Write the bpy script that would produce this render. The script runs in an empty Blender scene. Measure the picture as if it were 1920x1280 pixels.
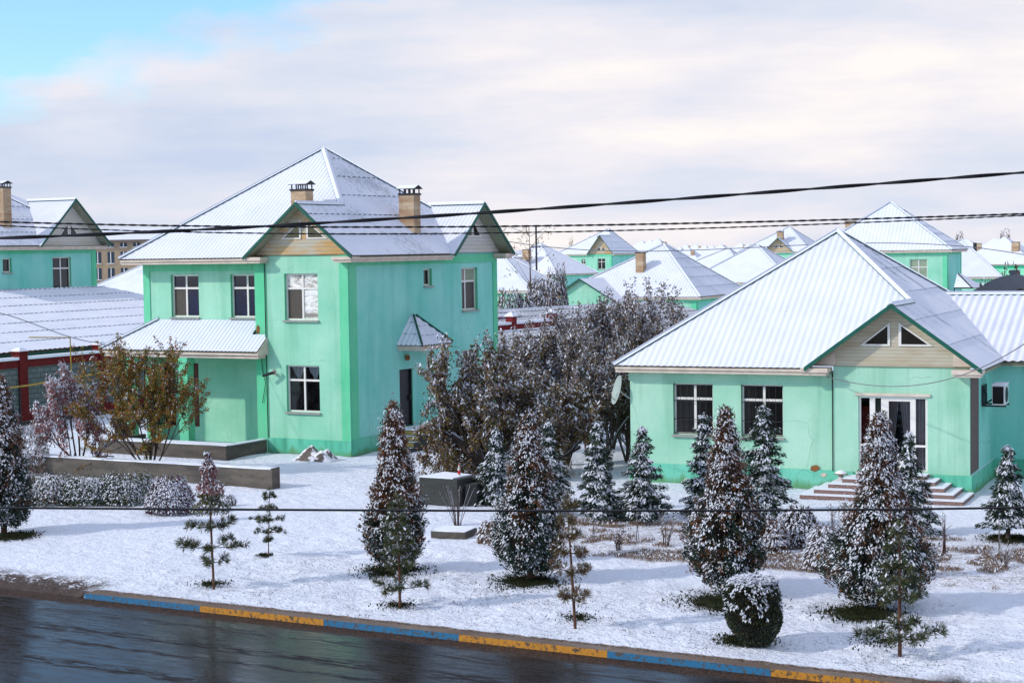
import bpy, math, random
import numpy as np
from mathutils import Vector, Matrix
R = math.radians
SC = bpy.context.scene
COL = SC.collection
random.seed(7)
RNG = np.random.default_rng(11)

# ------------------------------------------------------------------ camera
CAM_H = 7.0
FPX = 3244.24                      # focal length in pixels of a 1920 wide picture
PITCH, ROLL = R(3.0833), R(-.8779)
def cam_axes():
    f = np.array([0, math.cos(PITCH), -math.sin(PITCH)]); r = np.array([1., 0, 0]); u = np.cross(r, f)
    r2 = math.cos(ROLL)*r + math.sin(ROLL)*u; u2 = -math.sin(ROLL)*r + math.cos(ROLL)*u
    return r2, u2, f
CR, CU, CF = cam_axes()
cam_d = bpy.data.cameras.new('camera'); cam = bpy.data.objects.new('camera', cam_d); COL.objects.link(cam)
cam_d.sensor_width = 36; cam_d.lens = FPX/1920*36; cam_d.clip_start = .5; cam_d.clip_end = 6000
cam.matrix_world = Matrix(((CR[0], CU[0], -CF[0], 0), (CR[1], CU[1], -CF[1], 0), (CR[2], CU[2], -CF[2], CAM_H), (0, 0, 0, 1)))
SC.camera = cam

# ------------------------------------------------------------------ world, sun, exposure
SUN_EL, SUN_DIR = R(31), (-.95, -.31)
SUN_AZ = math.atan2(SUN_DIR[0], SUN_DIR[1])
W = bpy.data.worlds.new("World"); SC.world = W; W.use_nodes = True
wt = W.node_tree; wt.nodes.clear()
def wn(t, **k):
    n = wt.nodes.new(t)
    for a, b in k.items(): setattr(n, a, b)
    return n
def wm(op, a, b=None, c=None):
    n = wn('ShaderNodeMath', operation=op)
    for i, v in enumerate((a, b, c)):
        if v is None: continue
        if isinstance(v, (int, float)): n.inputs[i].default_value = v
        else: wt.links.new(v, n.inputs[i])
    return n.outputs[0]
sky = wn('ShaderNodeTexSky', sky_type='NISHITA'); sky.sun_disc = False
sky.sun_elevation = SUN_EL; sky.sun_rotation = SUN_AZ; sky.air_density = 1.0; sky.dust_density = .6
tc = wn('ShaderNodeTexCoord'); sp = wn('ShaderNodeSeparateXYZ'); wt.links.new(tc.outputs['Generated'], sp.inputs[0])
ay = wm('MAXIMUM', wm('ABSOLUTE', sp.outputs[1]), .05)
uu = wm('DIVIDE', sp.outputs[0], ay); ww = wm('DIVIDE', sp.outputs[2], ay)
cmb = wn('ShaderNodeCombineXYZ'); wt.links.new(uu, cmb.inputs[0]); wt.links.new(wm('MULTIPLY', ww, 2.3), cmb.inputs[1])
def wnoise(scale, det, rough, off, vec=cmb):
    mp = wn('ShaderNodeMapping'); mp.inputs['Location'].default_value = off; wt.links.new(vec.outputs[0], mp.inputs[0])
    n = wn('ShaderNodeTexNoise'); n.inputs['Scale'].default_value = scale; n.inputs['Detail'].default_value = det
    n.inputs['Roughness'].default_value = rough; wt.links.new(mp.outputs[0], n.inputs['Vector']); return n.outputs[0]
def wramp(fac, stops):
    r = wn('ShaderNodeValToRGB'); e = r.color_ramp.elements
    e[0].position, e[0].color = stops[0][0], (*stops[0][1], 1); e[1].position, e[1].color = stops[-1][0], (*stops[-1][1], 1)
    for p, c in stops[1:-1]:
        q = e.new(p); q.color = (*c, 1)
    wt.links.new(fac, r.inputs[0]); return r.outputs[0]
n_edge = wnoise(11, 6, .55, (3.1, 1.2, 0)); n_big = wnoise(4.2, 5, .5, (.3, 7.7, 2))
line = wm('ADD', wm('MULTIPLY', wm('ADD', uu, .296), .27), .088)
edge = wm('ADD', wm('SUBTRACT', ww, line), wm('MULTIPLY', wm('SUBTRACT', n_edge, .5), .085))
blue = wramp(wm('MULTIPLY_ADD', edge, 22, .5), [(.25, (0, 0, 0)), (.75, (1, 1, 1))])
cmb2 = wn('ShaderNodeCombineXYZ'); wt.links.new(wm('MULTIPLY', uu, .45), cmb2.inputs[0]); wt.links.new(wm('MULTIPLY', ww, 2.6), cmb2.inputs[1])
n_band = wnoise(7.5, 5, .55, (1.7, .35, 5), cmb2)
band = wm('ADD', wm('MULTIPLY', n_band, .60), wm('MULTIPLY', n_big, .40))
cloud = wramp(band, [(.37, (.56, .64, .81)), (.46, (.69, .73, .84)), (.53, (.82, .80, .86)), (.60, (.95, .90, .88))])
mulb = wn('ShaderNodeVectorMath', operation='MULTIPLY'); wt.links.new(sky.outputs[0], mulb.inputs[0]); mulb.inputs[1].default_value = (.125, .168, .205)
hi = wramp(sp.outputs[2], [(.22, (0, 0, 0)), (.55, (1, 1, 1))])      # overhead: brighter broken cloud
lift = wn('ShaderNodeVectorMath', operation='SCALE'); wt.links.new(cloud, lift.inputs[0]); wt.links.new(wm('MULTIPLY_ADD', hi, .15, 1), lift.inputs['Scale'])
blue = wm('MULTIPLY', blue, wm('MULTIPLY_ADD', hi, -.60, 1))
mx = wn('ShaderNodeMixRGB'); wt.links.new(blue, mx.inputs[0]); wt.links.new(lift.outputs[0], mx.inputs[1]); wt.links.new(mulb.outputs[0], mx.inputs[2])
bg = wn('ShaderNodeBackground'); wt.links.new(mx.outputs[0], bg.inputs[0]); bg.inputs[1].default_value = 1.0
wo = wn('ShaderNodeOutputWorld'); wt.links.new(bg.outputs[0], wo.inputs[0])
sd = bpy.data.lights.new('sun', 'SUN'); so = bpy.data.objects.new('sun', sd); COL.objects.link(so)
sd.energy = 2.3; sd.angle = R(1.6); sd.color = (1, .93, .84)
dv = Vector((SUN_DIR[0]*math.cos(SUN_EL), SUN_DIR[1]*math.cos(SUN_EL), math.sin(SUN_EL)))
so.rotation_euler = dv.to_track_quat('Z', 'Y').to_euler()
SC.view_settings.view_transform = 'Standard'; SC.view_settings.look = 'None'
SC.view_settings.exposure = .10; SC.view_settings.gamma = 1

# ------------------------------------------------------------------ picture helpers (rays of the camera)
CP = np.array([0, 0, CAM_H])
def ray(x, y): return CR*(x-960)/FPX - CU*(y-640)/FPX + CF
def gz(x, y, z=0.0):
    r = ray(x, y); p = CP + r*(z-CAM_H)/r[2]; return Vector(p)
def at(x, y, d):
    r = ray(x, y); return Vector(CP + r*d/r[1])

# ------------------------------------------------------------------ materials
def new_mat(name):
    m = bpy.data.materials.new(name); m.use_nodes = True
    nt = m.node_tree; b = nt.nodes['Principled BSDF']; return m, nt, b
def nd(nt, t, **k):
    n = nt.nodes.new(t)
    for a, b in k.items(): setattr(n, a, b)
    return n
def lk(nt, a, b): nt.links.new(a, b)
def noise(nt, scale, det=4, rough=.55, coord='Object', stretch=None):
    t = nd(nt, 'ShaderNodeTexCoord'); n = nd(nt, 'ShaderNodeTexNoise')
    n.inputs['Scale'].default_value = scale; n.inputs['Detail'].default_value = det; n.inputs['Roughness'].default_value = rough
    if stretch:
        mp = nd(nt, 'ShaderNodeMapping'); mp.inputs['Scale'].default_value = stretch
        lk(nt, t.outputs[coord], mp.inputs[0]); lk(nt, mp.outputs[0], n.inputs['Vector'])
    else: lk(nt, t.outputs[coord], n.inputs['Vector'])
    return n.outputs[0]
def ramp(nt, fac, stops):
    r = nd(nt, 'ShaderNodeValToRGB'); e = r.color_ramp.elements
    f = lambda c: (*c, 1) if not isinstance(c, (int, float)) else (c, c, c, 1)
    e[0].position, e[0].color = stops[0][0], f(stops[0][1]); e[1].position, e[1].color = stops[-1][0], f(stops[-1][1])
    for p, c in stops[1:-1]:
        q = e.new(p); q.color = f(c)
    lk(nt, fac, r.inputs[0]); return r.outputs[0]
def mix(nt, fac, a, b, mode='MIX'):
    m = nd(nt, 'ShaderNodeMixRGB', blend_type=mode)
    for i, v in enumerate((fac, a, b)):
        if isinstance(v, (int, float)): m.inputs[i].default_value = v if i == 0 else (v, v, v, 1)
        elif isinstance(v, tuple): m.inputs[i].default_value = (*v, 1)
        else: lk(nt, v, m.inputs[i])
    return m.outputs[0]
def mth(nt, op, a, b=None, c=None):
    n = nd(nt, 'ShaderNodeMath', operation=op)
    for i, v in enumerate((a, b, c)):
        if v is None: continue
        if isinstance(v, (int, float)): n.inputs[i].default_value = v
        else: lk(nt, v, n.inputs[i])
    return n.outputs[0]
def bump(nt, b, h, strength, dist=.02):
    n = nd(nt, 'ShaderNodeBump'); n.inputs['Strength'].default_value = strength; n.inputs['Distance'].default_value = dist
    lk(nt, h, n.inputs['Height']); lk(nt, n.outputs[0], b.inputs['Normal'])
M = {}
def simple(name, c, rough=.8, var=.12, scale=6, bmp=0, metal=0, spec=.3, c2=None):
    m, nt, b = new_mat(name); n = noise(nt, scale)
    d = c2 if c2 else tuple(max(0, v*(1-var*2)) for v in c)
    lk(nt, ramp(nt, n, [(.3, d), (.7, c)]), b.inputs['Base Color'])
    b.inputs['Roughness'].default_value = rough; b.inputs['Metallic'].default_value = metal
    b.inputs['Specular IOR Level'].default_value = spec
    if bmp: bump(nt, b, noise(nt, scale*6), bmp)
    M[name] = m; return m
def paint(name, c, pale, dirt=.25):
    m, nt, b = new_mat(name)
    n1 = noise(nt, .55, 5, .6); n2 = noise(nt, 1.3, 5, .6, stretch=(1.5, 1.5, .12)); n3 = noise(nt, 9, 4, .6)
    c0 = ramp(nt, n1, [(.35, c), (.65, pale)])
    st = ramp(nt, n2, [(.30, tuple(v*.70 for v in c)), (.5, (1, 1, 1))])
    cc = mix(nt, dirt, c0, st, 'MULTIPLY')
    cc = mix(nt, ramp(nt, n3, [(.30, .10), (.45, 0)]), cc, tuple(v*.55 for v in c))
    geo = nd(nt, 'ShaderNodeNewGeometry')
    vo = nd(nt, 'ShaderNodeTexVoronoi', feature='DISTANCE_TO_EDGE'); vo.inputs['Scale'].default_value = .6
    t = nd(nt, 'ShaderNodeTexCoord'); dist = nd(nt, 'ShaderNodeMixRGB'); dist.inputs[0].default_value = .22
    nn = nd(nt, 'ShaderNodeTexNoise'); nn.inputs['Scale'].default_value = 2.2; lk(nt, t.outputs['Object'], nn.inputs['Vector'])
    lk(nt, t.outputs['Object'], dist.inputs[1]); lk(nt, nn.outputs['Color'], dist.inputs[2]); lk(nt, dist.outputs[0], vo.inputs['Vector'])
    crack = mth(nt, 'MULTIPLY', ramp(nt, vo.outputs[0], [(.0, 1), (.010, 0)]), ramp(nt, n1, [(.52, 0), (.60, .35)]))
    cc = mix(nt, crack, cc, tuple(v*.45 for v in c))
    if 'plinth' in name:      # moss and mud splashes at the foot of the walls
        sz = nd(nt, 'ShaderNodeSeparateXYZ'); lk(nt, t.outputs['Object'], sz.inputs[0])
        hgt = mth(nt, 'MULTIPLY_ADD', mth(nt, 'SUBTRACT', n2, .5), -1.1, sz.outputs[2])
        cc = mix(nt, ramp(nt, hgt, [(.02, .8), (.22, 0)]), cc, (.11, .25, .09))
    lk(nt, cc, b.inputs['Base Color']); b.inputs['Roughness'].default_value = .85; b.inputs['Specular IOR Level'].default_value = .2
    bump(nt, b, noise(nt, 40, 3), .25, .01); M[name] = m
paint('mint', (.24, .59, .41), (.37, .68, .51))
paint('mint_band', (.11, .56, .30), (.18, .62, .38))
paint('mint_shade', (.20, .63, .52), (.31, .70, .61), .22); paint('mint_pale', (.29, .58, .42), (.42, .67, .52), .35)  # first: mint again, bluer tone of the shaded walls put into the colour
paint('mint_plinth', (.09, .48, .31), (.20, .58, .44), .7)
paint('grn_far', (.20, .62, .38), (.30, .70, .46))
paint('grn_far_band', (.05, .50, .25), (.08, .56, .32))
simple('cream', (.72, .60, .50), .7, .12, 3)
simple('white_frame', (.80, .76, .72), .5, .05, 4)
simple('teal_board', (.008, .11, .075), .5, .15, 5)
simple('soffit', (.34, .34, .24), .8, .15, 3)
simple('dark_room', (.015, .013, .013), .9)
simple('sill_metal', (.35, .33, .32), .5, .1, 5)
simple('dark_door', (.008, .008, .014), .45)
simple('brown_door', (.12, .03, .02), .5)
simple('black_metal', (.02, .02, .022), .5)
simple('iron', (.03, .03, .035), .5, metal=.3)
simple('cable', (.006, .007, .012), .45, spec=.5)
simple('cable_grey', (.20, .20, .22), .6)
simple('pole_mat', (.03, .03, .04), .7)
simple('yellow_pipe', (.50, .33, .06), .5, .15, 6)
simple('ac_white', (.75, .74, .75), .4, .05)
simple('dish_grey', (.42, .50, .47), .5, .1, 3)
simple('brown_panel', (.16, .12, .11), .9, .15, 9)
simple('curtain_pink', (.42, .33, .32), .9, .1, 3)
simple('curtain_white', (.62, .60, .60), .9, .08, 3)
simple('curtain_green', (.30, .36, .26), .9, .1, 3)
simple('red_cloth', (.22, .02, .01), .9)
simple('bark', (.07, .05, .04), .9, .2, 12)
simple('bark_red', (.13, .06, .04), .9, .2, 12)
simple('twig', (.10, .065, .055), .9, .2, 12)
simple('needle_dark', (.035, .062, .045), .8, .25, 5)
simple('needle_green', (.055, .09, .045), .8, .25, 5)
simple('needle_olive', (.15, .14, .055), .8, .25, 5)
simple('thuja_brown', (.21, .11, .075), .85, .25, 5)
simple('thuja_rust', (.26, .10, .035), .85, .25, 5)
simple('leaf_rust', (.38, .14, .03), .8, .25, 5)
simple('leaf_yellow', (.36, .26, .03), .8, .25, 5)
simple('leaf_olive', (.19, .18, .03), .8, .25, 5)
simple('leaf_brown', (.17, .095, .06), .85, .25, 5)
simple('leaf_greybrown', (.27, .215, .195), .85, .25, 5)
simple('leaf_darkolive', (.16, .115, .022), .85, .25, 5)
simple('leaf_pink', (.36, .15, .14), .85, .2, 5)
simple('flower_purple', (.13, .012, .09), .8, .25, 5)
simple('dead_grass', (.30, .20, .12), .9, .25, 8)
simple('grass_dark', (.020, .032, .008), .95, .3, 6)
simple('grass_brown', (.05, .035, .008), .95, .3, 6)
simple('tarp', (.26, .22, .18), .8, .2, 5)
simple('snow_clump', (.64, .66, .73), .75, .03, 4)
simple('bottle_red', (.55, .02, .02), .3)
simple('bottle_clear', (.70, .62, .62), .25)
simple('rust', (.28, .12, .04), .9, .2, 6)
simple('blue_tarp', (.01, .12, .17), .35, .1, 3)
simple('red_band', (.15, .009, .009), .85, .2, 5, bmp=.2)
simple('maroon', (.19, .012, .015), .8, .15, 5)
simple('yellow_wall', (.36, .27, .18), .9, .1, .5)
simple('far_glass', (.03, .05, .08), .2)
simple('yellow_riser', (.50, .34, .10), .8, .15, 6)

def snow_mat(name, c=(.80, .83, .92), specks=0, spc=(.08, .07, .05)):
    m, nt, b = new_mat(name); n = noise(nt, 3, 6, .6)
    base = ramp(nt, n, [(.3, tuple(v*.95 for v in c)), (.7, c)])
    if specks:
        s = ramp(nt, noise(nt, 14, 4, .6), [(.64, 0), (.70, specks)]); base = mix(nt, s, base, spc)
    lk(nt, base, b.inputs['Base Color']); b.inputs['Roughness'].default_value = .7; b.inputs['Specular IOR Level'].default_value = .25
    bump(nt, b, noise(nt, 25, 5, .6), .35, .02); M[name] = m
snow_mat('snow')
# snow on corrugated sheets: u along the eave, v up the slope (UV in metres); the bare sheet shows beside the crests
def roof_snow(name, bare_lo, bare_hi, per, patch=.5, sheet=(.05, .10, .10), sw=(.06, .16), pc=.30):
    m, nt, b = new_mat(name); uv = nd(nt, 'ShaderNodeUVMap', uv_map='UVMap'); sx = nd(nt, 'ShaderNodeSeparateXYZ'); lk(nt, uv.outputs[0], sx.inputs[0])
    u, v = sx.outputs[0], sx.outputs[1]
    n1 = nd(nt, 'ShaderNodeTexNoise'); n1.inputs['Scale'].default_value = patch; n1.inputs['Detail'].default_value = 5; lk(nt, uv.outputs[0], n1.inputs['Vector'])
    n2 = nd(nt, 'ShaderNodeTexNoise'); n2.inputs['Scale'].default_value = 5; n2.inputs['Detail'].default_value = 4; lk(nt, uv.outputs[0], n2.inputs['Vector'])
    ph = mth(nt, 'FRACT', mth(nt, 'DIVIDE', u, per))
    stripe = ramp(nt, mth(nt, 'ABSOLUTE', mth(nt, 'SUBTRACT', ph, pc)), [(sw[0], 1), (sw[1], 0)])
    amount = ramp(nt, mth(nt, 'MULTIPLY_ADD', n2.outputs[0], .35, mth(nt, 'MULTIPLY', n1.outputs[0], .65)), [(bare_lo, 0), (bare_hi, 1)])
    # a little more bare right under each sheet's lower edge
    base = ramp(nt, noise(nt, .9, 5), [(.3, (.66, .69, .79)), (.7, (.74, .76, .84))])
    c = mix(nt, mth(nt, 'MULTIPLY', stripe, amount), base, sheet)
    lk(nt, c, b.inputs['Base Color']); b.inputs['Roughness'].default_value = .7; b.inputs['Specular IOR Level'].default_value = .2
    bump(nt, b, noise(nt, 18, 5, .6), .3, .015); M[name] = m
roof_snow('roof_snow', .60, .80, .17)
roof_snow('roof_snow_thin', .50, .64, .17, .35, sw=(.05, .16), pc=.68)
roof_snow('roof_snow_patchy', .30, .44, .30, .5, (.05, .055, .065), (.13, .24), .66)
def lap_mat():
    m, nt, b = new_mat('sheet_lap'); uv = nd(nt, 'ShaderNodeUVMap', uv_map='UVMap'); sx = nd(nt, 'ShaderNodeSeparateXYZ'); lk(nt, uv.outputs[0], sx.inputs[0])
    n1 = nd(nt, 'ShaderNodeTexNoise'); n1.inputs['Scale'].default_value = .9; n1.inputs['Detail'].default_value = 4; lk(nt, uv.outputs[0], n1.inputs['Vector'])
    ph = mth(nt, 'ABSOLUTE', mth(nt, 'SUBTRACT', mth(nt, 'FRACT', mth(nt, 'DIVIDE', sx.outputs[0], .34)), .5))
    f = mth(nt, 'ADD', n1.outputs[0], mth(nt, 'MULTIPLY', mth(nt, 'SUBTRACT', ph, .25), .9))
    lk(nt, ramp(nt, f, [(.50, (.035, .06, .075)), (.58, (.78, .81, .9))]), b.inputs['Base Color']); b.inputs['Roughness'].default_value = .8; M['sheet_lap'] = m
lap_mat()
simple('sheet_edge', (.16, .13, .12), .8, .2, 6)
def siding(name, c, stain, pitch=.14):
    m, nt, b = new_mat(name); t = nd(nt, 'ShaderNodeTexCoord'); s = nd(nt, 'ShaderNodeSeparateXYZ'); lk(nt, t.outputs['Object'], s.inputs[0])
    f = mth(nt, 'FRACT', mth(nt, 'DIVIDE', s.outputs[2], pitch))
    n = noise(nt, .8, 4, .6, stretch=(1, 1, 4)); c0 = ramp(nt, n, [(.42, c), (.62, stain)])
    g = ramp(nt, f, [(.0, .75), (.12, 0), (.93, 0), (1, .5)])
    lk(nt, mix(nt, g, c0, tuple(v*.3 for v in c)), b.inputs['Base Color']); b.inputs['Roughness'].default_value = .7
    bump(nt, b, f, .5, .02); M[name] = m
siding('siding', (.50, .45, .35), (.55, .33, .12)); siding('siding_plain', (.52, .47, .36), (.46, .38, .26), .10)
siding('siding_white', (.58, .56, .53), (.56, .52, .44))
def glass():
    m, nt, b = new_mat('pane'); nt.nodes.remove(b); out = nt.nodes['Material Output']
    tr = nd(nt, 'ShaderNodeBsdfTransparent'); tr.inputs[0].default_value = (.80, .84, .86, 1)
    gl = nd(nt, 'ShaderNodeBsdfGlossy'); gl.inputs['Roughness'].default_value = .03; gl.inputs[0].default_value = (.9, .95, 1, 1)
    fr = nd(nt, 'ShaderNodeFresnel'); fr.inputs[0].default_value = 1.5; mxs = nd(nt, 'ShaderNodeMixShader')
    lk(nt, fr.outputs[0], mxs.inputs[0]); lk(nt, tr.outputs[0], mxs.inputs[1]); lk(nt, gl.outputs[0], mxs.inputs[2]); lk(nt, mxs.outputs[0], out.inputs[0]); M['pane'] = m
glass()
simple('pane_blue', (.004, .012, .06), .12, .3, 2, spec=.6)
simple('pane_dark', (.012, .010, .010), .12, .3, 2, spec=.6)
simple('pane_screen', (.085, .07, .06), .5, .1, 6)
def film():
    m, nt, b = new_mat('film'); n = noise(nt, 2.2, 6, .65, stretch=(1, 1, 2.6))
    lk(nt, ramp(nt, n, [(.38, (.25, .22, .20)), (.5, (.70, .66, .62)), (.56, (.82, .80, .80))]), b.inputs['Base Color'])
    b.inputs['Roughness'].default_value = .3; bump(nt, b, n, .9, .06); M['film'] = m
film()
def blockwall():
    m, nt, b = new_mat('blocks'); t = nd(nt, 'ShaderNodeTexCoord'); s = nd(nt, 'ShaderNodeSeparateXYZ'); lk(nt, t.outputs['Object'], s.inputs[0])
    cb = nd(nt, 'ShaderNodeCombineXYZ'); lk(nt, s.outputs[1], cb.inputs[0]); lk(nt, s.outputs[2], cb.inputs[1])
    br = nd(nt, 'ShaderNodeTexBrick'); br.inputs['Scale'].default_value = 1; br.inputs['Brick Width'].default_value = .40; br.inputs['Row Height'].default_value = .21
    br.inputs['Mortar Size'].default_value = .012; br.inputs['Color1'].default_value = (.11, .145, .145, 1); br.inputs['Color2'].default_value = (.15, .17, .165, 1)
    br.inputs['Mortar'].default_value = (.03, .035, .035, 1); lk(nt, cb.outputs[0], br.inputs['Vector'])
    lk(nt, mix(nt, .35, br.outputs[0], ramp(nt, noise(nt, 3, 5), [(.3, .5), (.7, 1.)]), 'MULTIPLY'), b.inputs['Base Color'])
    b.inputs['Roughness'].default_value = .95; bump(nt, b, br.outputs[1], -.6, .01); M['blocks'] = m
blockwall()
def concrete(name, c, c2):
    m, nt, b = new_mat(name); n = noise(nt, 1.2, 6, .6, stretch=(.6, .6, 3)); n2 = noise(nt, 8, 5)
    cc = ramp(nt, n, [(.32, c2), (.66, c)]); cc = mix(nt, ramp(nt, n2, [(.30, .6), (.42, 0)]), cc, tuple(v*.5 for v in c2))
    lk(nt, cc, b.inputs['Base Color']); b.inputs['Roughness'].default_value = .9; bump(nt, b, n2, .4, .01); M[name] = m
concrete('concrete', (.125, .105, .085), (.05, .044, .038))
concrete('concrete_dark', (.045, .05, .045), (.022, .022, .022))
concrete('render_old', (.52, .40, .27), (.30, .17, .09))
def terrazzo():
    m, nt, b = new_mat('terrazzo'); n = noise(nt, 55, 2)
    lk(nt, ramp(nt, n, [(.40, (.10, .055, .045)), (.6, (.30, .19, .16))]), b.inputs['Base Color']); b.inputs['Roughness'].default_value = .7; M['terrazzo'] = m
terrazzo()

# ------------------------------------------------------------------ mesh builder
class MB:
    def __init__(s): s.v = []; s.f = []; s.m = []; s.mats = []; s.uv = []; s.smooth = []
    def mi(s, n):
        if n not in s.mats: s.mats.append(n)
        return s.mats.index(n)
    def face(s, pts, mat, uv=None, smooth=False):
        b = len(s.v); s.v += [tuple(p) for p in pts]; s.f.append(tuple(range(b, b+len(pts)))); s.m.append(s.mi(mat))
        s.uv.append(uv if uv else [(0, 0)]*len(pts)); s.smooth.append(smooth)
    def hexa(s, p, mat, top=None):      # p: 8 corners, bottom 4 then top 4
        b = len(s.v); s.v += [tuple(q) for q in p]
        for i, q in enumerate(((3, 2, 1, 0), (4, 5, 6, 7), (0, 1, 5, 4), (1, 2, 6, 5), (2, 3, 7, 6), (3, 0, 4, 7))):
            s.f.append(tuple(b+k for k in q)); s.m.append(s.mi(top if (top and i == 1) else mat)); s.uv.append([(0, 0)]*4); s.smooth.append(False)
    def box(s, x0, x1, y0, y1, z0, z1, mat, top=None):
        s.hexa([(x0, y0, z0), (x1, y0, z0), (x1, y1, z0), (x0, y1, z0), (x0, y0, z1), (x1, y0, z1), (x1, y1, z1), (x0, y1, z1)], mat, top)
    def fbox(s, fa, u0, u1, z0, z1, d0, d1, mat, top=None):
        o, U, N = fa; P = lambda u, d, z: o + U*u + N*d + Vector((0, 0, z))
        s.hexa([P(u0, d1, z0), P(u1, d1, z0), P(u1, d0, z0), P(u0, d0, z0), P(u0, d1, z1), P(u1, d1, z1), P(u1, d0, z1), P(u0, d0, z1)], mat, top)
    def tube(s, pts, rad, mat, n=6, cap=True):
        pts = [Vector(p) for p in pts]; rad = rad if isinstance(rad, (list, tuple)) else [rad]*len(pts); b = len(s.v)
        up = Vector((0, 0, 1)); prev = None
        for i, p in enumerate(pts):
            d = (pts[min(i+1, len(pts)-1)] - pts[max(i-1, 0)]).normalized()
            a = d.cross(up) if abs(d.z) < .95 else d.cross(Vector((1, 0, 0)))
            if prev is not None:
                a = prev - d*prev.dot(d)
            a.normalize(); prev = a; c = d.cross(a)
            for k in range(n):
                t = 2*math.pi*k/n; s.v.append(tuple(p + (a*math.cos(t) + c*math.sin(t))*rad[i]))
        k0 = s.mi(mat)
        for i in range(len(pts)-1):
            for k in range(n):
                s.f.append((b+i*n+k, b+i*n+(k+1) % n, b+(i+1)*n+(k+1) % n, b+(i+1)*n+k)); s.m.append(k0); s.uv.append([(0, 0)]*4); s.smooth.append(True)
        if cap:
            for e in (0, len(pts)-1):
                s.f.append(tuple(b+e*n+k for k in range(n))); s.m.append(k0); s.uv.append([(0, 0)]*n); s.smooth.append(False)
    def prism(s, poly, ext, mat, side=None):   # planar polygon extruded by vector
        poly = [Vector(p) for p in poly]; ext = Vector(ext); s.face(poly, mat); s.face([p+ext for p in reversed(poly)], mat)
        for i in range(len(poly)):
            a, b = poly[i], poly[(i+1) % len(poly)]; s.face([a, a+ext, b+ext, b], side or mat)
    def build(s, name, parent=None, loc=None):
        me = bpy.data.meshes.new(name); me.from_pydata(s.v, [], s.f)
        for n in s.mats: me.materials.append(M[n])
        me.polygons.foreach_set('material_index', s.m); me.polygons.foreach_set('use_smooth', s.smooth)
        if any(any(c != (0, 0) for c in u) for u in s.uv):
            l = me.uv_layers.new(name='UVMap'); l.data.foreach_set('uv', [c for u in s.uv for q in u for c in q])
        me.update(); o = bpy.data.objects.new(name, me); COL.objects.link(o)
        if parent: o.parent = parent
        if loc is not None: o.location = loc
        return o
def tag(o, label=None, cat=None, group=None, kind=None):
    if label: o['label'] = label
    if cat: o['category'] = cat
    if group: o['group'] = group
    if kind: o['kind'] = kind
    return o
def empty(name, loc, yaw=0, label=None, cat=None, group=None):
    o = bpy.data.objects.new(name, None); COL.objects.link(o); o.location = loc; o.rotation_euler = (0, 0, -R(yaw)); o.empty_display_size = .3
    return tag(o, label, cat, group)
def leaves(name, sets, parent=None, loc=None):
    """sets: list of (centres N3, half axis A N3, half axis B N3, material); one mesh of diamond leaves"""
    V, MI, mats = [], [], []
    for C_, A_, B_, mt in sets:
        if len(C_) == 0: continue
        q = np.stack([C_-A_, C_+B_, C_+A_, C_-B_], 1); V.append(q.reshape(-1, 3))
        if mt not in mats: mats.append(mt)
        MI.append(np.full(len(C_), mats.index(mt)))
    V = np.concatenate(V); MI = np.concatenate(MI); n = len(MI)
    me = bpy.data.meshes.new(name); me.vertices.add(len(V)); me.vertices.foreach_set('co', V.astype(np.float32).ravel())
    me.loops.add(n*4); me.loops.foreach_set('vertex_index', np.arange(n*4, dtype=np.int32))
    me.polygons.add(n); me.polygons.foreach_set('loop_start', np.arange(0, n*4, 4, dtype=np.int32)); me.polygons.foreach_set('loop_total', np.full(n, 4, dtype=np.int32))
    for k in mats: me.materials.append(M[k])
    me.polygons.foreach_set('material_index', MI.astype(np.int32)); me.update(calc_edges=True); me.validate()
    o = bpy.data.objects.new(name, me); COL.objects.link(o)
    if parent: o.parent = parent
    if loc is not None: o.location = loc
    return o
def unit(a): return a/np.maximum(np.linalg.norm(a, axis=-1, keepdims=True), 1e-9)
def rv(n): return unit(RNG.normal(size=(n, 3)))
def perp(a, n=None):
    b = np.cross(a, rv(len(a)) if n is None else n); return unit(b)
UPV = np.array([0, 0, 1.])

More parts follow.
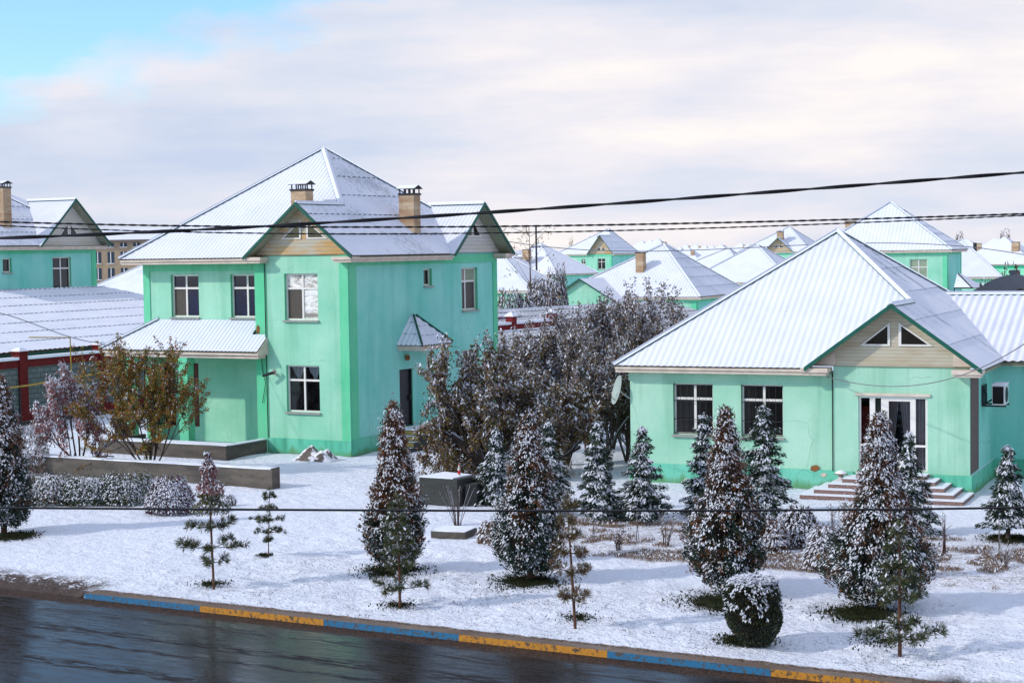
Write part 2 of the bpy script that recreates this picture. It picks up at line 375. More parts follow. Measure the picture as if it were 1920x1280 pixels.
# ------------------------------------------------------------------ roofs
def slope(mb, poly, mat='roof_snow', per=.17, amp=.012, lap=1.15, drop=0.0, flat=False, under='soffit', lip=True):
    P = [Vector(p) for p in poly]; n = Vector((0, 0, 0))
    for i in range(len(P)): n += P[i].cross(P[(i+1) % len(P)])
    n.normalize()
    if n.z < 0: n = -n
    U = Vector((0, 0, 1)).cross(n).normalized(); V = n.cross(U)
    O = min(P, key=lambda p: p.z); q = [((p-O).dot(U), (p-O).dot(V)) for p in P]; m = len(q)
    if under: mb.face([p - n*.07 for p in P], under)
    if flat:
        mb.face([p for p in P], mat, uv=q); return
    us = sorted(set([round(a[0], 5) for a in q])); step = per/6
    grid = set(us); k = math.ceil(us[0]/step)
    while k*step < us[-1]: grid.add(round(k*step, 5)); k += 1
    grid = sorted(grid); vmin = min(a[1] for a in q)
    def pt(u, v, off=0.0): return O + U*u + V*v + n*(amp*math.cos(2*math.pi*u/per) + off)
    for a, b in zip(grid[:-1], grid[1:]):
        if b-a < 1e-4: continue
        mid = (a+b)/2; cr = []
        for i in range(m):
            (ua, va), (ub, vb) = q[i], q[(i+1) % m]
            if (ua-mid)*(ub-mid) < 0:
                t = lambda x: va + (vb-va)*(x-ua)/(ub-ua)
                cr.append((t(mid), t(a), t(b)))
        cr.sort()
        for lo, hi in zip(cr[0::2], cr[1::2]):
            k0 = math.floor((min(lo[1], lo[2])-vmin)/lap); k1 = math.ceil((max(hi[1], hi[2])-vmin)/lap)
            if drop == 0: k0, k1 = 0, 1
            for kk in range(k0, k1):
                c0, c1 = (vmin+kk*lap, vmin+(kk+1)*lap) if drop else (-1e9, 1e9)
                la, lb = max(lo[1], c0), max(lo[2], c0); ha, hb = min(hi[1], c1), min(hi[2], c1)
                if ha <= la and hb <= lb: continue
                ha, hb = max(ha, la), max(hb, lb)
                of = lambda v: drop*(1-(v-c0)/lap) if drop else 0
                mb.face([pt(a, la, of(la)), pt(b, lb, of(lb)), pt(b, hb, of(hb)), pt(a, ha, of(ha))], mat, uv=[(a, la), (b, lb), (b, hb), (a, ha)], smooth=True)
                if drop and la == c0 and lb == c0 and kk > 0:
                    mb.face([pt(a, la, 0), pt(b, lb, 0), pt(b, lb, drop), pt(a, la, drop)], 'sheet_lap', uv=[(a, la), (b, lb), (b, lb), (a, la)])
            if lip and abs(lo[1]-vmin) < 1e-3 and abs(lo[2]-vmin) < 1e-3:
                d0 = of0 = drop
                mb.face([pt(a, lo[1], d0)-n*.035, pt(b, lo[2], d0)-n*.035, pt(b, lo[2], d0), pt(a, lo[1], d0)], 'sheet_edge')
def cap(mb, a, b, k=.55, w=.11, h=.055, mat='snow', edge='teal_board'):
    a, b = Vector(a), Vector(b); d = (b-a).normalized(); s = d.cross(Vector((0, 0, 1))).normalized(); z = Vector((0, 0, 1))
    for sg in (1, -1):
        o = s*w*sg - z*w*k
        p = [a+z*h, b+z*h, b+z*h+o, a+z*h+o]
        mb.face(p, mat, smooth=False)
        e = z*.03
        mb.face([p[3], p[2], p[2]-e, p[3]-e], edge)
    # rounded snow along the very top
    mb.tube([a+z*(h+.0), b+z*(h+.0)], .035, mat, 6)
def rake(mb, pts, yoff, axis, th=.05, h=.125, mat='teal_board'):
    """board under a gable edge: pts low-left, peak, low-right; axis = outward unit vector"""
    ax = Vector(axis); z = Vector((0, 0, 1))
    for p, q in ((pts[0], pts[1]), (pts[1], pts[2])):
        p, q = Vector(p), Vector(q); mb.prism([p - z*h + z*.03, q - z*h + z*.03, q + z*.03, p + z*.03], ax*th, mat)
def hip_roof(mb, x0, x1, y0, y1, e, A1, A2, gF=None, gR=None, mats=('roof_snow', 'roof_snow_thin'), flat=False, ext=.3, per=.17, drop=.03, amp=.0105, caps=True):
    A1, A2 = Vector(A1), Vector(A2); sF = (A2.z-e)/(A2.y-y0); sR = (A2.z-e)/(x1-A2.x); kw = dict(flat=flat, per=per, amp=amp)
    front = [(x0, y0, e)]; right = []; V = {}
    if gF:
        c, hw, kind = gF['c'], gF['hw'], gF.get('kind', 'free'); zr = e + (sR*hw if kind == 'corner' else gF.get('k', .75)*hw); yr = y0 + (zr-e)/sF
        yf = y0 - gF.get('ext', ext); front += [(c-hw, y0, e), (c, yr, zr)]; V['F'] = (c, hw, zr, yf, yr)
        slope(mb, [(c-hw, yf, e), (c, yf, zr), (c, yr, zr), (c-hw, y0, e)], mats[0], **kw)
        if kind == 'corner': right += [(x1, yf, e), (c, yf, zr), (c, yr, zr)]
        else:
            front += [(c+hw, y0, e), (x1, y0, e)]; right += [(x1, y0, e)]
            slope(mb, [(c+hw, yf, e), (c, yf, zr), (c, yr, zr), (c+hw, y0, e)], mats[1], **kw)
        if caps: cap(mb, (c, yf, zr), (c, yr+.1, zr), .7)
        rake(mb, [(c-hw, yf, e), (c, yf, zr), (c+hw, yf, e)], 0, (0, -1, 0))
    else: front += [(x1, y0, e)]; right += [(x1, y0, e)]
    front += [tuple(A2)] + ([tuple(A1)] if A1 != A2 else [])
    right += [tuple(A2)]
    if gR:
        c, hw, zr = gR['c'], gR['hw'], gR['zr']; xv = x1 - (zr-e)/sR; xf = x1 + gR.get('ext', .1); V['R'] = (c, hw, zr, xf, xv)
        right += ([(x1, y1, e), (x1, c+hw, e)] if c+hw < y1-.05 else []) + [(xv, c, zr), (x1, c-hw, e)]
        slope(mb, [(xf, c-hw, e), (xf, c, zr), (xv, c, zr), (x1, c-hw, e)], mats[0], drop=0, **kw)
        slope(mb, [(xf, c+hw, e), (xf, c, zr), (xv, c, zr), (x1, c+hw, e)], mats[0], **kw)
        if caps: cap(mb, (xf, c, zr), (xv, c, zr), .7)
        rake(mb, [(xf, c-hw, e), (xf, c, zr), (xf, c+hw, e)], 0, (1, 0, 0))
    else: right += [(x1, y1, e)]
    slope(mb, front, mats[0], **kw); slope(mb, right, mats[1], drop=0 if flat else drop, **kw)
    slope(mb, [(x0, y1, e), (x0, y0, e), tuple(A1)], mats[0], **kw)
    slope(mb, [(x1, y1, e), (x0, y1, e), tuple(A1)] + ([tuple(A2)] if A1 != A2 else []), mats[0], flat=True)
    if caps:
        kh = .35 if not flat else .3
        cap(mb, (x0, y0, e), A1, kh); cap(mb, (x0, y1, e), A1, kh); cap(mb, (x1, y1, e), A2, kh)
        if gF and gF.get('kind') == 'corner': cap(mb, (V['F'][0], V['F'][4], V['F'][2]), A2, kh)
        else: cap(mb, (x1, y0, e), A2, kh)
        if A1 != A2: cap(mb, A1, A2, .7)
    return V
def facade(o, U, N): return (Vector(o), Vector(U), Vector(N))
FR = lambda y: facade((0, y, 0), (1, 0, 0), (0, -1, 0))
SD = lambda x: facade((x, 0, 0), (0, 1, 0), (1, 0, 0))
def wall_sheet(mb, fa, u0, u1, z0, z1, holes, mat, dep=.24, rev='mint_band'):
    o, U, N = fa; P = lambda u, z, d=0: o + U*u + N*d + Vector((0, 0, z))
    us = sorted({u0, u1, *[h[0] for h in holes], *[h[1] for h in holes]}); zs = sorted({z0, z1, *[h[2] for h in holes], *[h[3] for h in holes]})
    for a, b in zip(us[:-1], us[1:]):
        for c, d in zip(zs[:-1], zs[1:]):
            if any(h[0] <= (a+b)/2 <= h[1] and h[2] <= (c+d)/2 <= h[3] for h in holes): continue
            mb.face([P(a, c), P(b, c), P(b, d), P(a, d)], mat)
    for a, b, c, d in holes:
        mb.face([P(a, c), P(a, d), P(a, d, -dep), P(a, c, -dep)], rev); mb.face([P(b, c), P(b, d), P(b, d, -dep), P(b, c, -dep)], rev)
        mb.face([P(a, c), P(b, c), P(b, c, -dep), P(a, c, -dep)], rev); mb.face([P(a, d), P(b, d), P(b, d, -dep), P(a, d, -dep)], rev)
def panel_frame(mb, fa, u0, u1, z0, z1, l, r, t, pl, mat='mint_band', th=.035, plz=0, top_over=0):
    """raised flat bands round a wall panel: left, right, top; plinth at the foot"""
    if l: mb.fbox(fa, u0, u0+l, pl, z1-t, 0, th, mat)
    if r: mb.fbox(fa, u1-r, u1, pl, z1-t, 0, th, mat)
    if t: mb.fbox(fa, u0, u1, z1-t, z1, 0, th, mat)
    if pl: mb.fbox(fa, u0-.0, u1+.0, plz, pl, 0, th+.012, 'mint_plinth')
def window(par, fa, u0, u1, z0, z1, pane='pane', bars=(.5,), tr=.68, rd=.17, curtain=None, grille=False, sill=True, label=None, split_low=None, fr='white_frame', w=.055):
    f = MB(); g = dict(d0=-rd, d1=-rd+.06)
    B = lambda a, b, c, d, e0=-rd, e1=-rd+.06, m=fr: f.fbox(fa, a, b, c, d, e0, e1, m)
    B(u0, u0+w, z0, z1); B(u1-w, u1, z0, z1); B(u0+w, u1-w, z0, z0+w); B(u0+w, u1-w, z1-w, z1)
    for t in bars:
        c = u0+(u1-u0)*t; B(c-.035, c+.035, z0+w, z1-w)
    if tr:
        c = z0+(z1-z0)*tr; es = [u0+w] + [x for t in bars for x in (u0+(u1-u0)*t-.035, u0+(u1-u0)*t+.035)] + [u1-w]
        for i in range(0, len(es), 2): B(es[i], es[i+1], c-.035, c+.035)
    wo_ = f.build('window', par)
    if label: wo_['label'] = label
    p = MB(); o, U, N = fa; Q = lambda u, z, d: o + U*u + N*d + Vector((0, 0, z)); pd = -rd+.025
    if isinstance(pane, str): pane = [pane]*4
    um = u0+(u1-u0)*(bars[0] if bars else 1); zm = z0+(z1-z0)*(tr if tr else 1); k = 0
    for (a, b) in (((u0, um), (um, u1)) if bars else ((u0, u1),)):
        for (c, d) in (((z0, zm), (zm, z1)) if tr else ((z0, z1),)):
            p.face([Q(a, c, pd), Q(b, c, pd), Q(b, d, pd), Q(a, d, pd)], pane[k % 4]); k += 1
    p.build('pane', wo_)
    if sill:
        s = MB(); s.fbox(fa, u0-.04, u1+.04, z0-.06, z0-.005, -.02, .09, 'sill_metal'); s.build('sill', wo_)
    if curtain:
        c = MB(); cm, shape = curtain; n = 26; d = -rd-.09
        for i in range(n):
            a, b = u0+(u1-u0)*i/n, u0+(u1-u0)*(i+1)/n; ta, tb = i/n, (i+1)/n
            za = z0+(z1-z0)*shape(ta); zb = z0+(z1-z0)*shape(tb)
            if shape((ta+tb)/2) > .98: continue
            da, db = d+.03*math.sin(i*2.1), d+.03*math.sin((i+1)*2.1)
            c.face([Q(a, za, da), Q(b, zb, db), Q(b, z1, db), Q(a, z1, da)], cm, smooth=True)
        c.build('curtain', wo_)
    if grille:
        c = MB(); n = 6; d0 = -.02
        for i in range(n+1):
            u = u0+(u1-u0)*(.02+.96*i/n); c.fbox(fa, u-.005, u+.005, z0+.03, z1-.03, d0-.012, d0, 'iron')
        for t in (.03, .3, .66, .97): c.fbox(fa, u0, u1, z0+(z1-z0)*t-.01, z0+(z1-z0)*t+.01, d0-.001, d0+.014, 'iron')
        c.build('window_grille', wo_)
    # dark room behind
    if 'pane' in pane:
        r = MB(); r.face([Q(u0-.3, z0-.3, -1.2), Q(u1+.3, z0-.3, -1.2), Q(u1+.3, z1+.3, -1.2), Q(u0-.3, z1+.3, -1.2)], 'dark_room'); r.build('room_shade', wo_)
    return wo_
def chimney(par, x, y, w, d, z0, z1, hood=True, mat='render_old', s=1.0):
    m = MB(); m.box(x-w/2, x+w/2, y-d/2, y+d/2, z0, z1-.07, mat); m.box(x-w/2-.03, x+w/2+.03, y-d/2-.03, y+d/2+.03, z1-.07, z1, 'iron')
    if hood:
        for a in (-1, -.33, .33, 1):
            for b in (-1, 1):
                m.box(x+a*(w/2-.03)-.018, x+a*(w/2-.03)+.018, y+b*(d/2-.03)-.018, y+b*(d/2-.03)+.018, z1, z1+.15, 'iron')
        o = .07; zz = z1+.15
        for sg in (-1, 1):
            m.hexa([(x-w/2-o, y, zz+.13), (x+w/2+o, y, zz+.13), (x+w/2+o, y+sg*(d/2+o), zz), (x-w/2-o, y+sg*(d/2+o), zz),
                    (x-w/2-o, y, zz+.15), (x+w/2+o, y, zz+.15), (x+w/2+o, y+sg*(d/2+o), zz+.02), (x-w/2-o, y+sg*(d/2+o), zz+.02)], 'iron', top='snow')
    return m.build('chimney', par)
def gable_wall(par, fa, c, hw, z0, zr, e, mat='siding', band=None, tri=True, style='pair', th=.05):
    """timbered triangle under a gable with its attic window"""
    o, U, N = fa; P = lambda u, z, d=0: o + U*u + N*d + Vector((0, 0, z)); m = MB(); k = (zr-e)/hw
    pts = [(c-hw+.1, z0), (c+hw-.1, z0), (c+hw-.1, e+k*.05), (c, zr-.08), (c-hw+.1, e+k*.05)]
    m.prism([P(u, z, 0) for u, z in pts], N*th, mat); g = m.build('gable', par)
    def tri_win(pts3):
        w = MB(); pts3 = [Vector((a, b, 0)) for a, b in pts3]; cen = sum(pts3, Vector((0, 0, 0)))/3
        inn = [cen + (p-cen)*.77 for p in pts3]
        for i in range(3):
            a, b, a2, b2 = pts3[i], pts3[(i+1) % 3], inn[i], inn[(i+1) % 3]
            w.prism([P(a.x, a.y, th), P(b.x, b.y, th), P(b2.x, b2.y, th), P(a2.x, a2.y, th)], N*.035, 'white_frame')
        w.face([P(p.x, p.y, th+.012) for p in inn], 'pane_dark')
        return w.build('attic_window', g)
    return g, tri_win, P, k

# ------------------------------------------------------------------ two-storey house in the middle
YAW_A, YAW_B, YAW_K = 28.37, 24.09, 29.14
def fascia(mb, axis, a, b, e, lo, hi, mat='cream', out=-1):
    """two stepped boards under an eave. axis 'x': runs along x from a to b, between wall y=lo and eave y=hi (hi outside)"""
    for z0, z1, ins in ((e-.115, e-.05, .03), (e-.215, e-.115, .09)):
        h = hi + (ins if hi < lo else -ins)
        if axis == 'x': mb.box(a, b, min(lo, h), max(lo, h), z0, z1, mat)
        else: mb.box(min(lo, h), max(lo, h), a, b, z0, z1, mat)
def house_A():
    H = empty('two_storey_house', gz(660, 855.5), YAW_A, 'mint green two-storey house with snowy hipped roof and two rusty chimneys, nearest the concrete basin', 'house')
    e = 6.82; w = MB()
    main, bay, side = FR(.7), FR(0), SD(0)
    W1, W2 = (-8.23, -6.96, 4.68, 6.22), (-5.52, -4.17, 4.68, 6.22)
    W3, W4 = (-2.66, -1.27, 4.63, 6.24), (-2.66, -1.27, 1.45, 3.07)
    wall_sheet(w, main, -9.5, -3.9, 3.45, 6.72, [W1, W2], 'mint')
    wall_sheet(w, facade((0, 1.5, 0), (1, 0, 0), (0, -1, 0)), -9.5, -3.9, 0, 3.45, [(-9.35, -8.8, .6, 2.95), (-8.2, -7.7, .6, 2.95)], 'mint')
    w.face([(-9.5, .7, 3.45), (-3.9, .7, 3.45), (-3.9, 1.5, 3.45), (-9.5, 1.5, 3.45)], 'mint_band')
    wall_sheet(w, bay, -3.5, 0, 0, 6.95, [W3, W4], 'mint')
    S = [(7.66, 8.88, 4.68, 6.29), (4.91, 5.49, 5.68, 6.30), (4.99, 5.46, 2.45, 3.12), (7.68, 8.9, 1.5, 3.18), (3.13, 4.02, .68, 2.74)]
    wall_sheet(w, side, 0, 10.4, 0, 6.85, S, 'mint_shade')
    w.box(-4.16, -3.5, .3, 1.5, 0, 6.7, 'mint_band')
    w.face([(-3.5, 0, 0), (-3.5, .7, 0), (-3.5, .7, 6.9), (-3.5, 0, 6.9)], 'mint_band')
    w.face([(-9.5, .7, 0), (-9.5, 10.4, 0), (-9.5, 10.4, 6.8), (-9.5, .7, 6.8)], 'mint'); w.face([(0, 10.4, 0), (-9.5, 10.4, 0), (-9.5, 10.4, 6.8), (0, 10.4, 6.8)], 'mint')
    panel_frame(w, main, -9.5, -3.92, 3.46, 6.65, .30, .0, .30, 0)
    panel_frame(w, bay, -3.5, 0, .0, 6.95, .06, .36, 0, .52)
    panel_frame(w, side, 0.02, 10.4, .0, 6.78, .42, .32, .30, .58)
    w.tube([(-3.47, -.03, .1), (-3.47, -.03, 6.7)], .022, 'black_metal')
    w.build('wall', H)
    window(H, main, *W1, pane=['pane_screen', 'pane_blue', 'pane_blue', 'pane_blue'])
    window(H, main, *W2, pane=['pane_blue']*4)
    window(H, bay, *W3, pane=['pane_screen', 'film', 'film', 'film'], label='window lined with crumpled silver film')
    window(H, bay, *W4, curtain=('curtain_white', lambda t: .66+.34*abs(2*((t*2) % 1)-1)))
    window(H, side, *S[0], pane=['pane_dark', 'curtain_pink', 'pane_screen', 'curtain_green'], bars=(.36,)); window(H, side, *S[1], pane='pane_dark', bars=(), tr=0); window(H, side, *S[2], pane='pane_dark', bars=(.5,), tr=0)
    window(H, side, *S[3], pane='pane_dark')
    d = MB(); d.fbox(side, 3.18, 3.97, .68, 2.70, -.16, -.10, 'dark_door'); d.fbox(side, 3.13, 3.18, .68, 2.74, -.17, -.04, 'iron'); d.fbox(side, 3.97, 4.02, .68, 2.74, -.17, -.04, 'iron')
    dd = d.build('door', H); h = MB(); h.fbox(side, 3.86, 3.9, 1.6, 1.78, -.10, -.03, 'iron'); h.build('handle', dd)
    lg = FR(1.5)
    for a, b in ((-9.35, -8.8), (-8.2, -7.7)):
        d = MB(); d.fbox(lg, a+.01, b-.01, .6, 2.93, -.14, -.06, 'brown_door'); d.build('door', H)
    # roof
    r = MB(); ap = (-4.47, 5.2, 10.86)
    V = hip_roof(r, -9.9, .5, -.2, 10.7, e, ap, ap, dict(c=-1.75, hw=2.25, kind='corner', ext=.32), dict(c=8.38, hw=2.3, zr=8.72, ext=.15), drop=.032)
    roof = r.build('roof', H)
    f = MB(); fascia(f, 'x', -9.85, -3.95, e, .7, -.2); f.build('eave_board', H); f = MB(); f.box(-3.95, -3.3, -.50, .0, e-.12, e-.0, 'cream'); f.box(-3.9, -3.36, -.44, .0, e-.21, e-.12, 'cream')
    f.build('eave_return', H); f = MB(); f.box(-.35, .47, -.50, .0, e-.12, e-.02, 'cream'); f.box(-.3, .42, -.44, .0, e-.21, e-.12, 'cream')
    f.build('eave_return', H); f = MB(); fascia(f, 'y', 0, 6.35, e, .04, .5); f.build('eave_board', H); f = MB(); f.box(.04, .6, 10.1, 10.75, e-.14, e-.02, 'cream'); f.box(.04, .55, 10.15, 10.7, e-.22, e-.14, 'cream')
    f.build('eave_return', H); f = MB(); fascia(f, 'y', .7, 10.4, e, -9.5, -9.9)
    f.build('eave_board', H)
    chimney(roof, -2.93, 1.55, .64, .46, 7.9, 9.20); chimney(roof, -.72, 5.2, .64, .46, 7.2, 9.06)
    g, tri, P, k = gable_wall(H, FR(0), -1.75, 2.25, 6.9, V['F'][2], e, 'siding'); z = 7.42
    tri([(-2.72, z), (-1.87, z), (-1.87, z+.64)]); tri([(-1.63, z), (-.78, z), (-1.63, z+.64)])
    g, tri, P, k = gable_wall(H, SD(.03), 8.38, 2.3, 6.86, V['R'][2], e, 'siding_white'); tri([(7.7, 7.45), (8.36, 7.45), (8.36, 8.15)]); tri([(8.40, 7.45), (9.06, 7.45), (8.40, 8.15)])
    # porch roof on posts
    p = MB(); slope(p, [(-10.6, -.6, 3.56), (-3.45, -.6, 3.56), (-3.45, .1, 4.12), (-4.17, .1, 4.12), (-4.17, .69, 4.6), (-8.85, .69, 4.6)], 'roof_snow'); slope(p, [(-10.6, 3.5, 3.56), (-10.6, -.6, 3.56), (-8.85, .69, 4.6), (-8.85, 3.5, 4.6)], 'roof_snow')
    cap(p, (-10.6, -.6, 3.56), (-8.85, .69, 4.6), .4)
    p.box(-10.5, -3.45, -.55, .66, 3.42, 3.49, 'cream'); p.box(-10.42, -3.5, -.47, .66, 3.3, 3.42, 'cream'); p.box(-10.5, -9.52, .66, 3.4, 3.3, 3.49, 'cream')
    p.prism([(-3.45, -.6, 3.42), (-3.45, .0, 3.42), (-3.45, .0, 4.02), (-3.45, -.6, 3.52)], (.03, 0, 0), 'cream'); p.build('porch_roof', H)
    for a, b in ((-9.62, -9.27), (-7.08, -6.68)):
        q = MB(); q.box(a, b, -.42, -.05, 0, 3.30, 'mint_band'); q.box(a-.04, b+.04, -.46, -.01, 3.1, 3.29, 'mint_band'); q.build('porch_post', H)
    # door canopy on the side wall
    c = MB(); y0, y1, x1, zb, zt = 3.0, 5.15, 1.05, 3.62, 4.62
    ym = (y0+y1)/2-.1; sheet = dict(per=.2, amp=.02)
    slope(c, [(0.0, y0, zb), (x1, y0, zb), (.12, ym, zt), (0.0, ym, zt)], 'roof_snow_thin', drop=.02, lap=.55, **sheet)
    slope(c, [(x1, y0, zb), (x1, y1, zb), (.12, ym+.15, zt), (.12, ym, zt)], 'roof_snow_thin', drop=.02, lap=.45, **sheet)
    slope(c, [(x1, y1, zb), (0, y1, zb), (0, ym+.15, zt), (.12, ym+.15, zt)], 'roof_snow_thin', **sheet)
    for q in (((x1, y0, zb), (.12, ym, zt)), ((x1, y1, zb), (.12, ym+.15, zt))): c.tube([Vector(q[0])+Vector((0, 0, .05)), Vector(q[1])+Vector((0, 0, .05))], .04, 'teal_board')
    c.box(.0, x1-.06, y0+.05, y1-.05, zb-.10, zb-.02, 'cream'); c.box(.0, x1-.12, y0+.1, y1-.1, zb-.19, zb-.10, 'cream'); c.build('door_canopy', H)
    st = MB()
    for i in range(4):
        yy = 1.55+i*.32; st.box(.03, 1.35, yy, 4.3 if i == 3 else yy+.32, 0, .17*(i+1)-.01, 'concrete_dark', top='snow'); st.box(.06, 1.32, yy-.012, yy, .17*i+.01, .17*(i+1)-.03, 'yellow_riser')
    st.build('step', H)
    l = MB(); l.tube([(-3.1, -.04, 2.76), (-3.1, -.22, 2.80)], .05, 'cream'); l.tube([(-3.02, -.24, 2.83), (-3.42, -.34, 2.70)], [.055, .045], 'black_metal', 8); l.tube([(-3.02, -.24, 2.83), (-2.98, -.2, 2.9)], .07, 'curtain_pink', 7); l.build('wall_lamp', H)
    l = MB(); l.tube([(.03, 3.58, 3.15), (.12, 3.58, 3.15)], .10, 'rust', 10); l.build('wall_lamp', H)
    c = MB(); c.tube([(-3.52, .26, 3.3), (-3.9, .26, 3.28), (-3.88, .26, 2.9), (-3.75, .26, 2.4), (-3.9, .26, 1.7)], .012, 'cable'); c.build('hanging_wire', H)
    q = MB(); q.face([(-4.12, .292, 4.15), (-4.00, .292, 4.12), (-3.96, .292, 4.35), (-4.06, .292, 4.45), (-4.12, .292, 4.35)], 'rust'); q.build('plaster_scar', H)
    return H
house_A()

# ------------------------------------------------------------------ bungalow on the right
def house_B():
    H = empty('bungalow', gz(1819, 930), YAW_B, 'mint green bungalow with large snowy hipped roof, glazed entrance and red steps on the right', 'house')
    e = 3.5; w = MB(); main, bay, side = FR(.12), FR(0), SD(0)
    W1, W2 = (-8.6, -7.38, 1.44, 2.96), (-6.53, -5.28, 1.44, 2.96); DR = (-3.08, -1.15, .62, 2.72)
    wall_sheet(w, main, -9.95, -3.79, 0, 3.4, [W1, W2], 'mint_pale'); wall_sheet(w, bay, -3.79, 0, 0, 3.55, [DR], 'mint_pale')
    w.face([(0, 0, 0), (0, 4.1, 0), (0, 4.1, 3.45), (0, 0, 3.45)], 'mint_shade'); w.face([(0, 4.1, 0), (9, 4.1, 0), (9, 4.1, 3.45), (0, 4.1, 3.45)], 'mint_shade')
    w.face([(-9.95, .12, 0), (-9.95, 11.5, 0), (-9.95, 11.5, 3.45), (-9.95, .12, 3.45)], 'mint_pale'); w.face([(-3.79, 0, 0), (-3.79, .12, 0), (-3.79, .12, 3.5), (-3.79, 0, 3.5)], 'mint_band')
    w.fbox(main, -9.98, -3.79, 3.03, 3.34, 0, .035, 'mint_pale'); w.fbox(main, -9.98, -3.79, 0, .56, 0, .045, 'mint_plinth'); w.fbox(main, -4.55, -3.79, .56, 3.03, 0, .02, 'mint_pale')
    w.fbox(bay, -3.79, -3.22, 0, .56, 0, .05, 'mint_plinth'); w.fbox(bay, -3.22, -1.0, 0, .5, 0, .05, 'mint_plinth'); w.fbox(bay, -1.0, 0.05, 0, .56, 0, .05, 'mint_plinth')
    w.fbox(side, 0, 4.1, 0, .56, 0, .05, 'mint_plinth', top='snow'); w.fbox(FR(4.1), .05, 9, 0, .56, 0, .05, 'mint_plinth')
    w.fbox(side, .06, 1.36, .6, 3.3, 0, .02, 'brown_panel'); w.tube([(-3.81, -.02, .55), (-3.81, -.02, 3.35)], .018, 'black_metal'); w.build('wall', H)
    for W_, lb in ((W1, None), (W2, None)): window(H, main, *W_, pane='pane_dark', bars=(.53,), tr=.70, grille=True)
    # glazed entrance
    f = MB(); x0, x1, z0, z1 = DR; us = [x0, -2.52, -2.48, -2.02, -2.0, -1.42, -1.38, x1]
    def fr(a, b, c, d, e0=-.12, e1=-.05, m='white_frame'): f.fbox(bay, a, b, c, d, e0, e1, m)
    fr(x0, x1, z1-.07, z1); fr(x0, x1, z0, z0+.06)
    for a, b in ((x0, x0+.06), (-2.77, -2.62), (-2.45, -2.24), (-1.64, -1.49), (x1-.07, x1)): fr(a, b, z0+.06, z1-.07)
    for a, b in ((x0+.06, -2.77), (-1.49, x1-.07)): fr(a, b, 1.30, 1.36)
    fr(-2.62, -2.45, 1.28, 1.36); fr(-2.24, -1.64, z0+.06, .98); fr(-2.24, -1.64, z1-.15, z1-.07)
    f.fbox(bay, x0-.08, x1+.08, z1, z1+.07, 0, .06, 'cream')
    D_ = f.build('glazed_door', H)
    p = MB(); P = lambda u, z, d: Vector((u, -d, z)); p.face([P(x0, z0, -.09), P(x1, z0, -.09), P(x1, z1, -.09), P(x0, z1, -.09)], 'pane'); p.build('pane', D_)
    c = MB()
    def drape(a, b, top, bot_l, bot_r, m, zl=.75, zt=2.66):
        n = 14
        for i in range(n):
            s, t = i/n, (i+1)/n; L = lambda q: (a+(b-a)*q, zt); Bt = lambda q: (bot_l+(bot_r-bot_l)*q, zl)
            d0, d1 = .22+.03*math.sin(i*2.2), .22+.03*math.sin((i+1)*2.2)
            c.face([P(Bt(s)[0], zl, -d0), P(Bt(t)[0], zl, -d1), P(L(t)[0], zt, -d1), P(L(s)[0], zt, -d0)], m, smooth=True)
    drape(-2.26, -1.98, 0, -2.26, -2.18, 'curtain_pink'); drape(-1.98, -1.60, 0, -1.74, -1.60, 'curtain_pink'); drape(-1.50, x1, 0, -1.50, x1, 'curtain_pink', .65)
    drape(-3.05, -2.75, 0, -3.05, -2.82, 'red_cloth', .65, 2.4); drape(-2.62, -2.45, 0, -2.62, -2.45, 'curtain_green', .9); c.build('curtain', D_)
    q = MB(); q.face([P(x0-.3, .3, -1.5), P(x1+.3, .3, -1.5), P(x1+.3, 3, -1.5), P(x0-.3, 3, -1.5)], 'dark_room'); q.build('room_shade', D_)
    h = MB(); h.fbox(bay, -2.30, -2.27, 1.4, 1.7, -.05, .0, 'iron'); h.build('handle', D_)
    r = MB(); ap = (-4.95, 5.5, 7.4); sR = (7.4-e)/(.4+4.95); zw = 5.32; xv = .4-(zw-e)/sR
    V = hip_roof(r, -10.3, .4, -.38, 11.8, e, ap, ap, dict(c=-2.05, hw=2.45, kind='corner', ext=.12), None, mats=('roof_snow', 'roof_snow_thin'), drop=.02, per=.2, amp=.0085)
    slope(r, [(.4, 3.6, e), (9.2, 3.6, e), (9.2, 8.4, zw), (xv, 8.4, zw)], 'roof_snow', per=.24, amp=.018); slope(r, [(9.2, 13.2, e), (.4, 13.2, e), (xv, 8.4, zw), (9.2, 8.4, zw)], 'roof_snow', flat=True)
    cap(r, (xv-.3, 8.4, zw), (9.2, 8.4, zw), .6, w=.12); roof = r.build('roof', H)
    f = MB(); fascia(f, 'x', -10.25, -4.62, e, .12, -.38); f.build('eave_board', H); f = MB(); f.box(-4.62, -3.84, -.48, .1, e-.12, e-.0, 'cream'); f.box(-4.6, -3.9, -.42, .1, e-.21, e-.12, 'cream')
    f.build('eave_return', H); f = MB(); f.box(-.42, .4, -.48, 0, e-.12, e-.0, 'cream'); f.box(-.38, .35, -.42, 0, e-.2, e-.12, 'cream'); f.build('eave_return', H); f = MB(); f.box(.0, .3, 0, 3.7, e-.16, e-.06, 'soffit'); f.build('soffit', H); f = MB(); f.box(.3, 9, 3.7, 4.1, e-.16, e-.06, 'soffit')
    f.build('soffit', H)
    g, tri, P2, k = gable_wall(H, FR(0), -2.05, 2.45, 3.56, V['F'][2], e, 'siding_plain'); z = 4.12
    for a_, b_ in ((-4.3, -3.72), (-.44, .2)):
        q = MB(); zz = [(a_, 3.57), (b_, 3.57), (b_, 3.5+max(.1, .73*(2.45-abs(b_+2.05))-.12)), (a_, 3.5+max(.1, .73*(2.45-abs(a_+2.05))-.12))]; q.prism([(u, -.055, z_) for u, z_ in zz], (0, -.03, 0), 'cream'); q.build('side_panel', H)
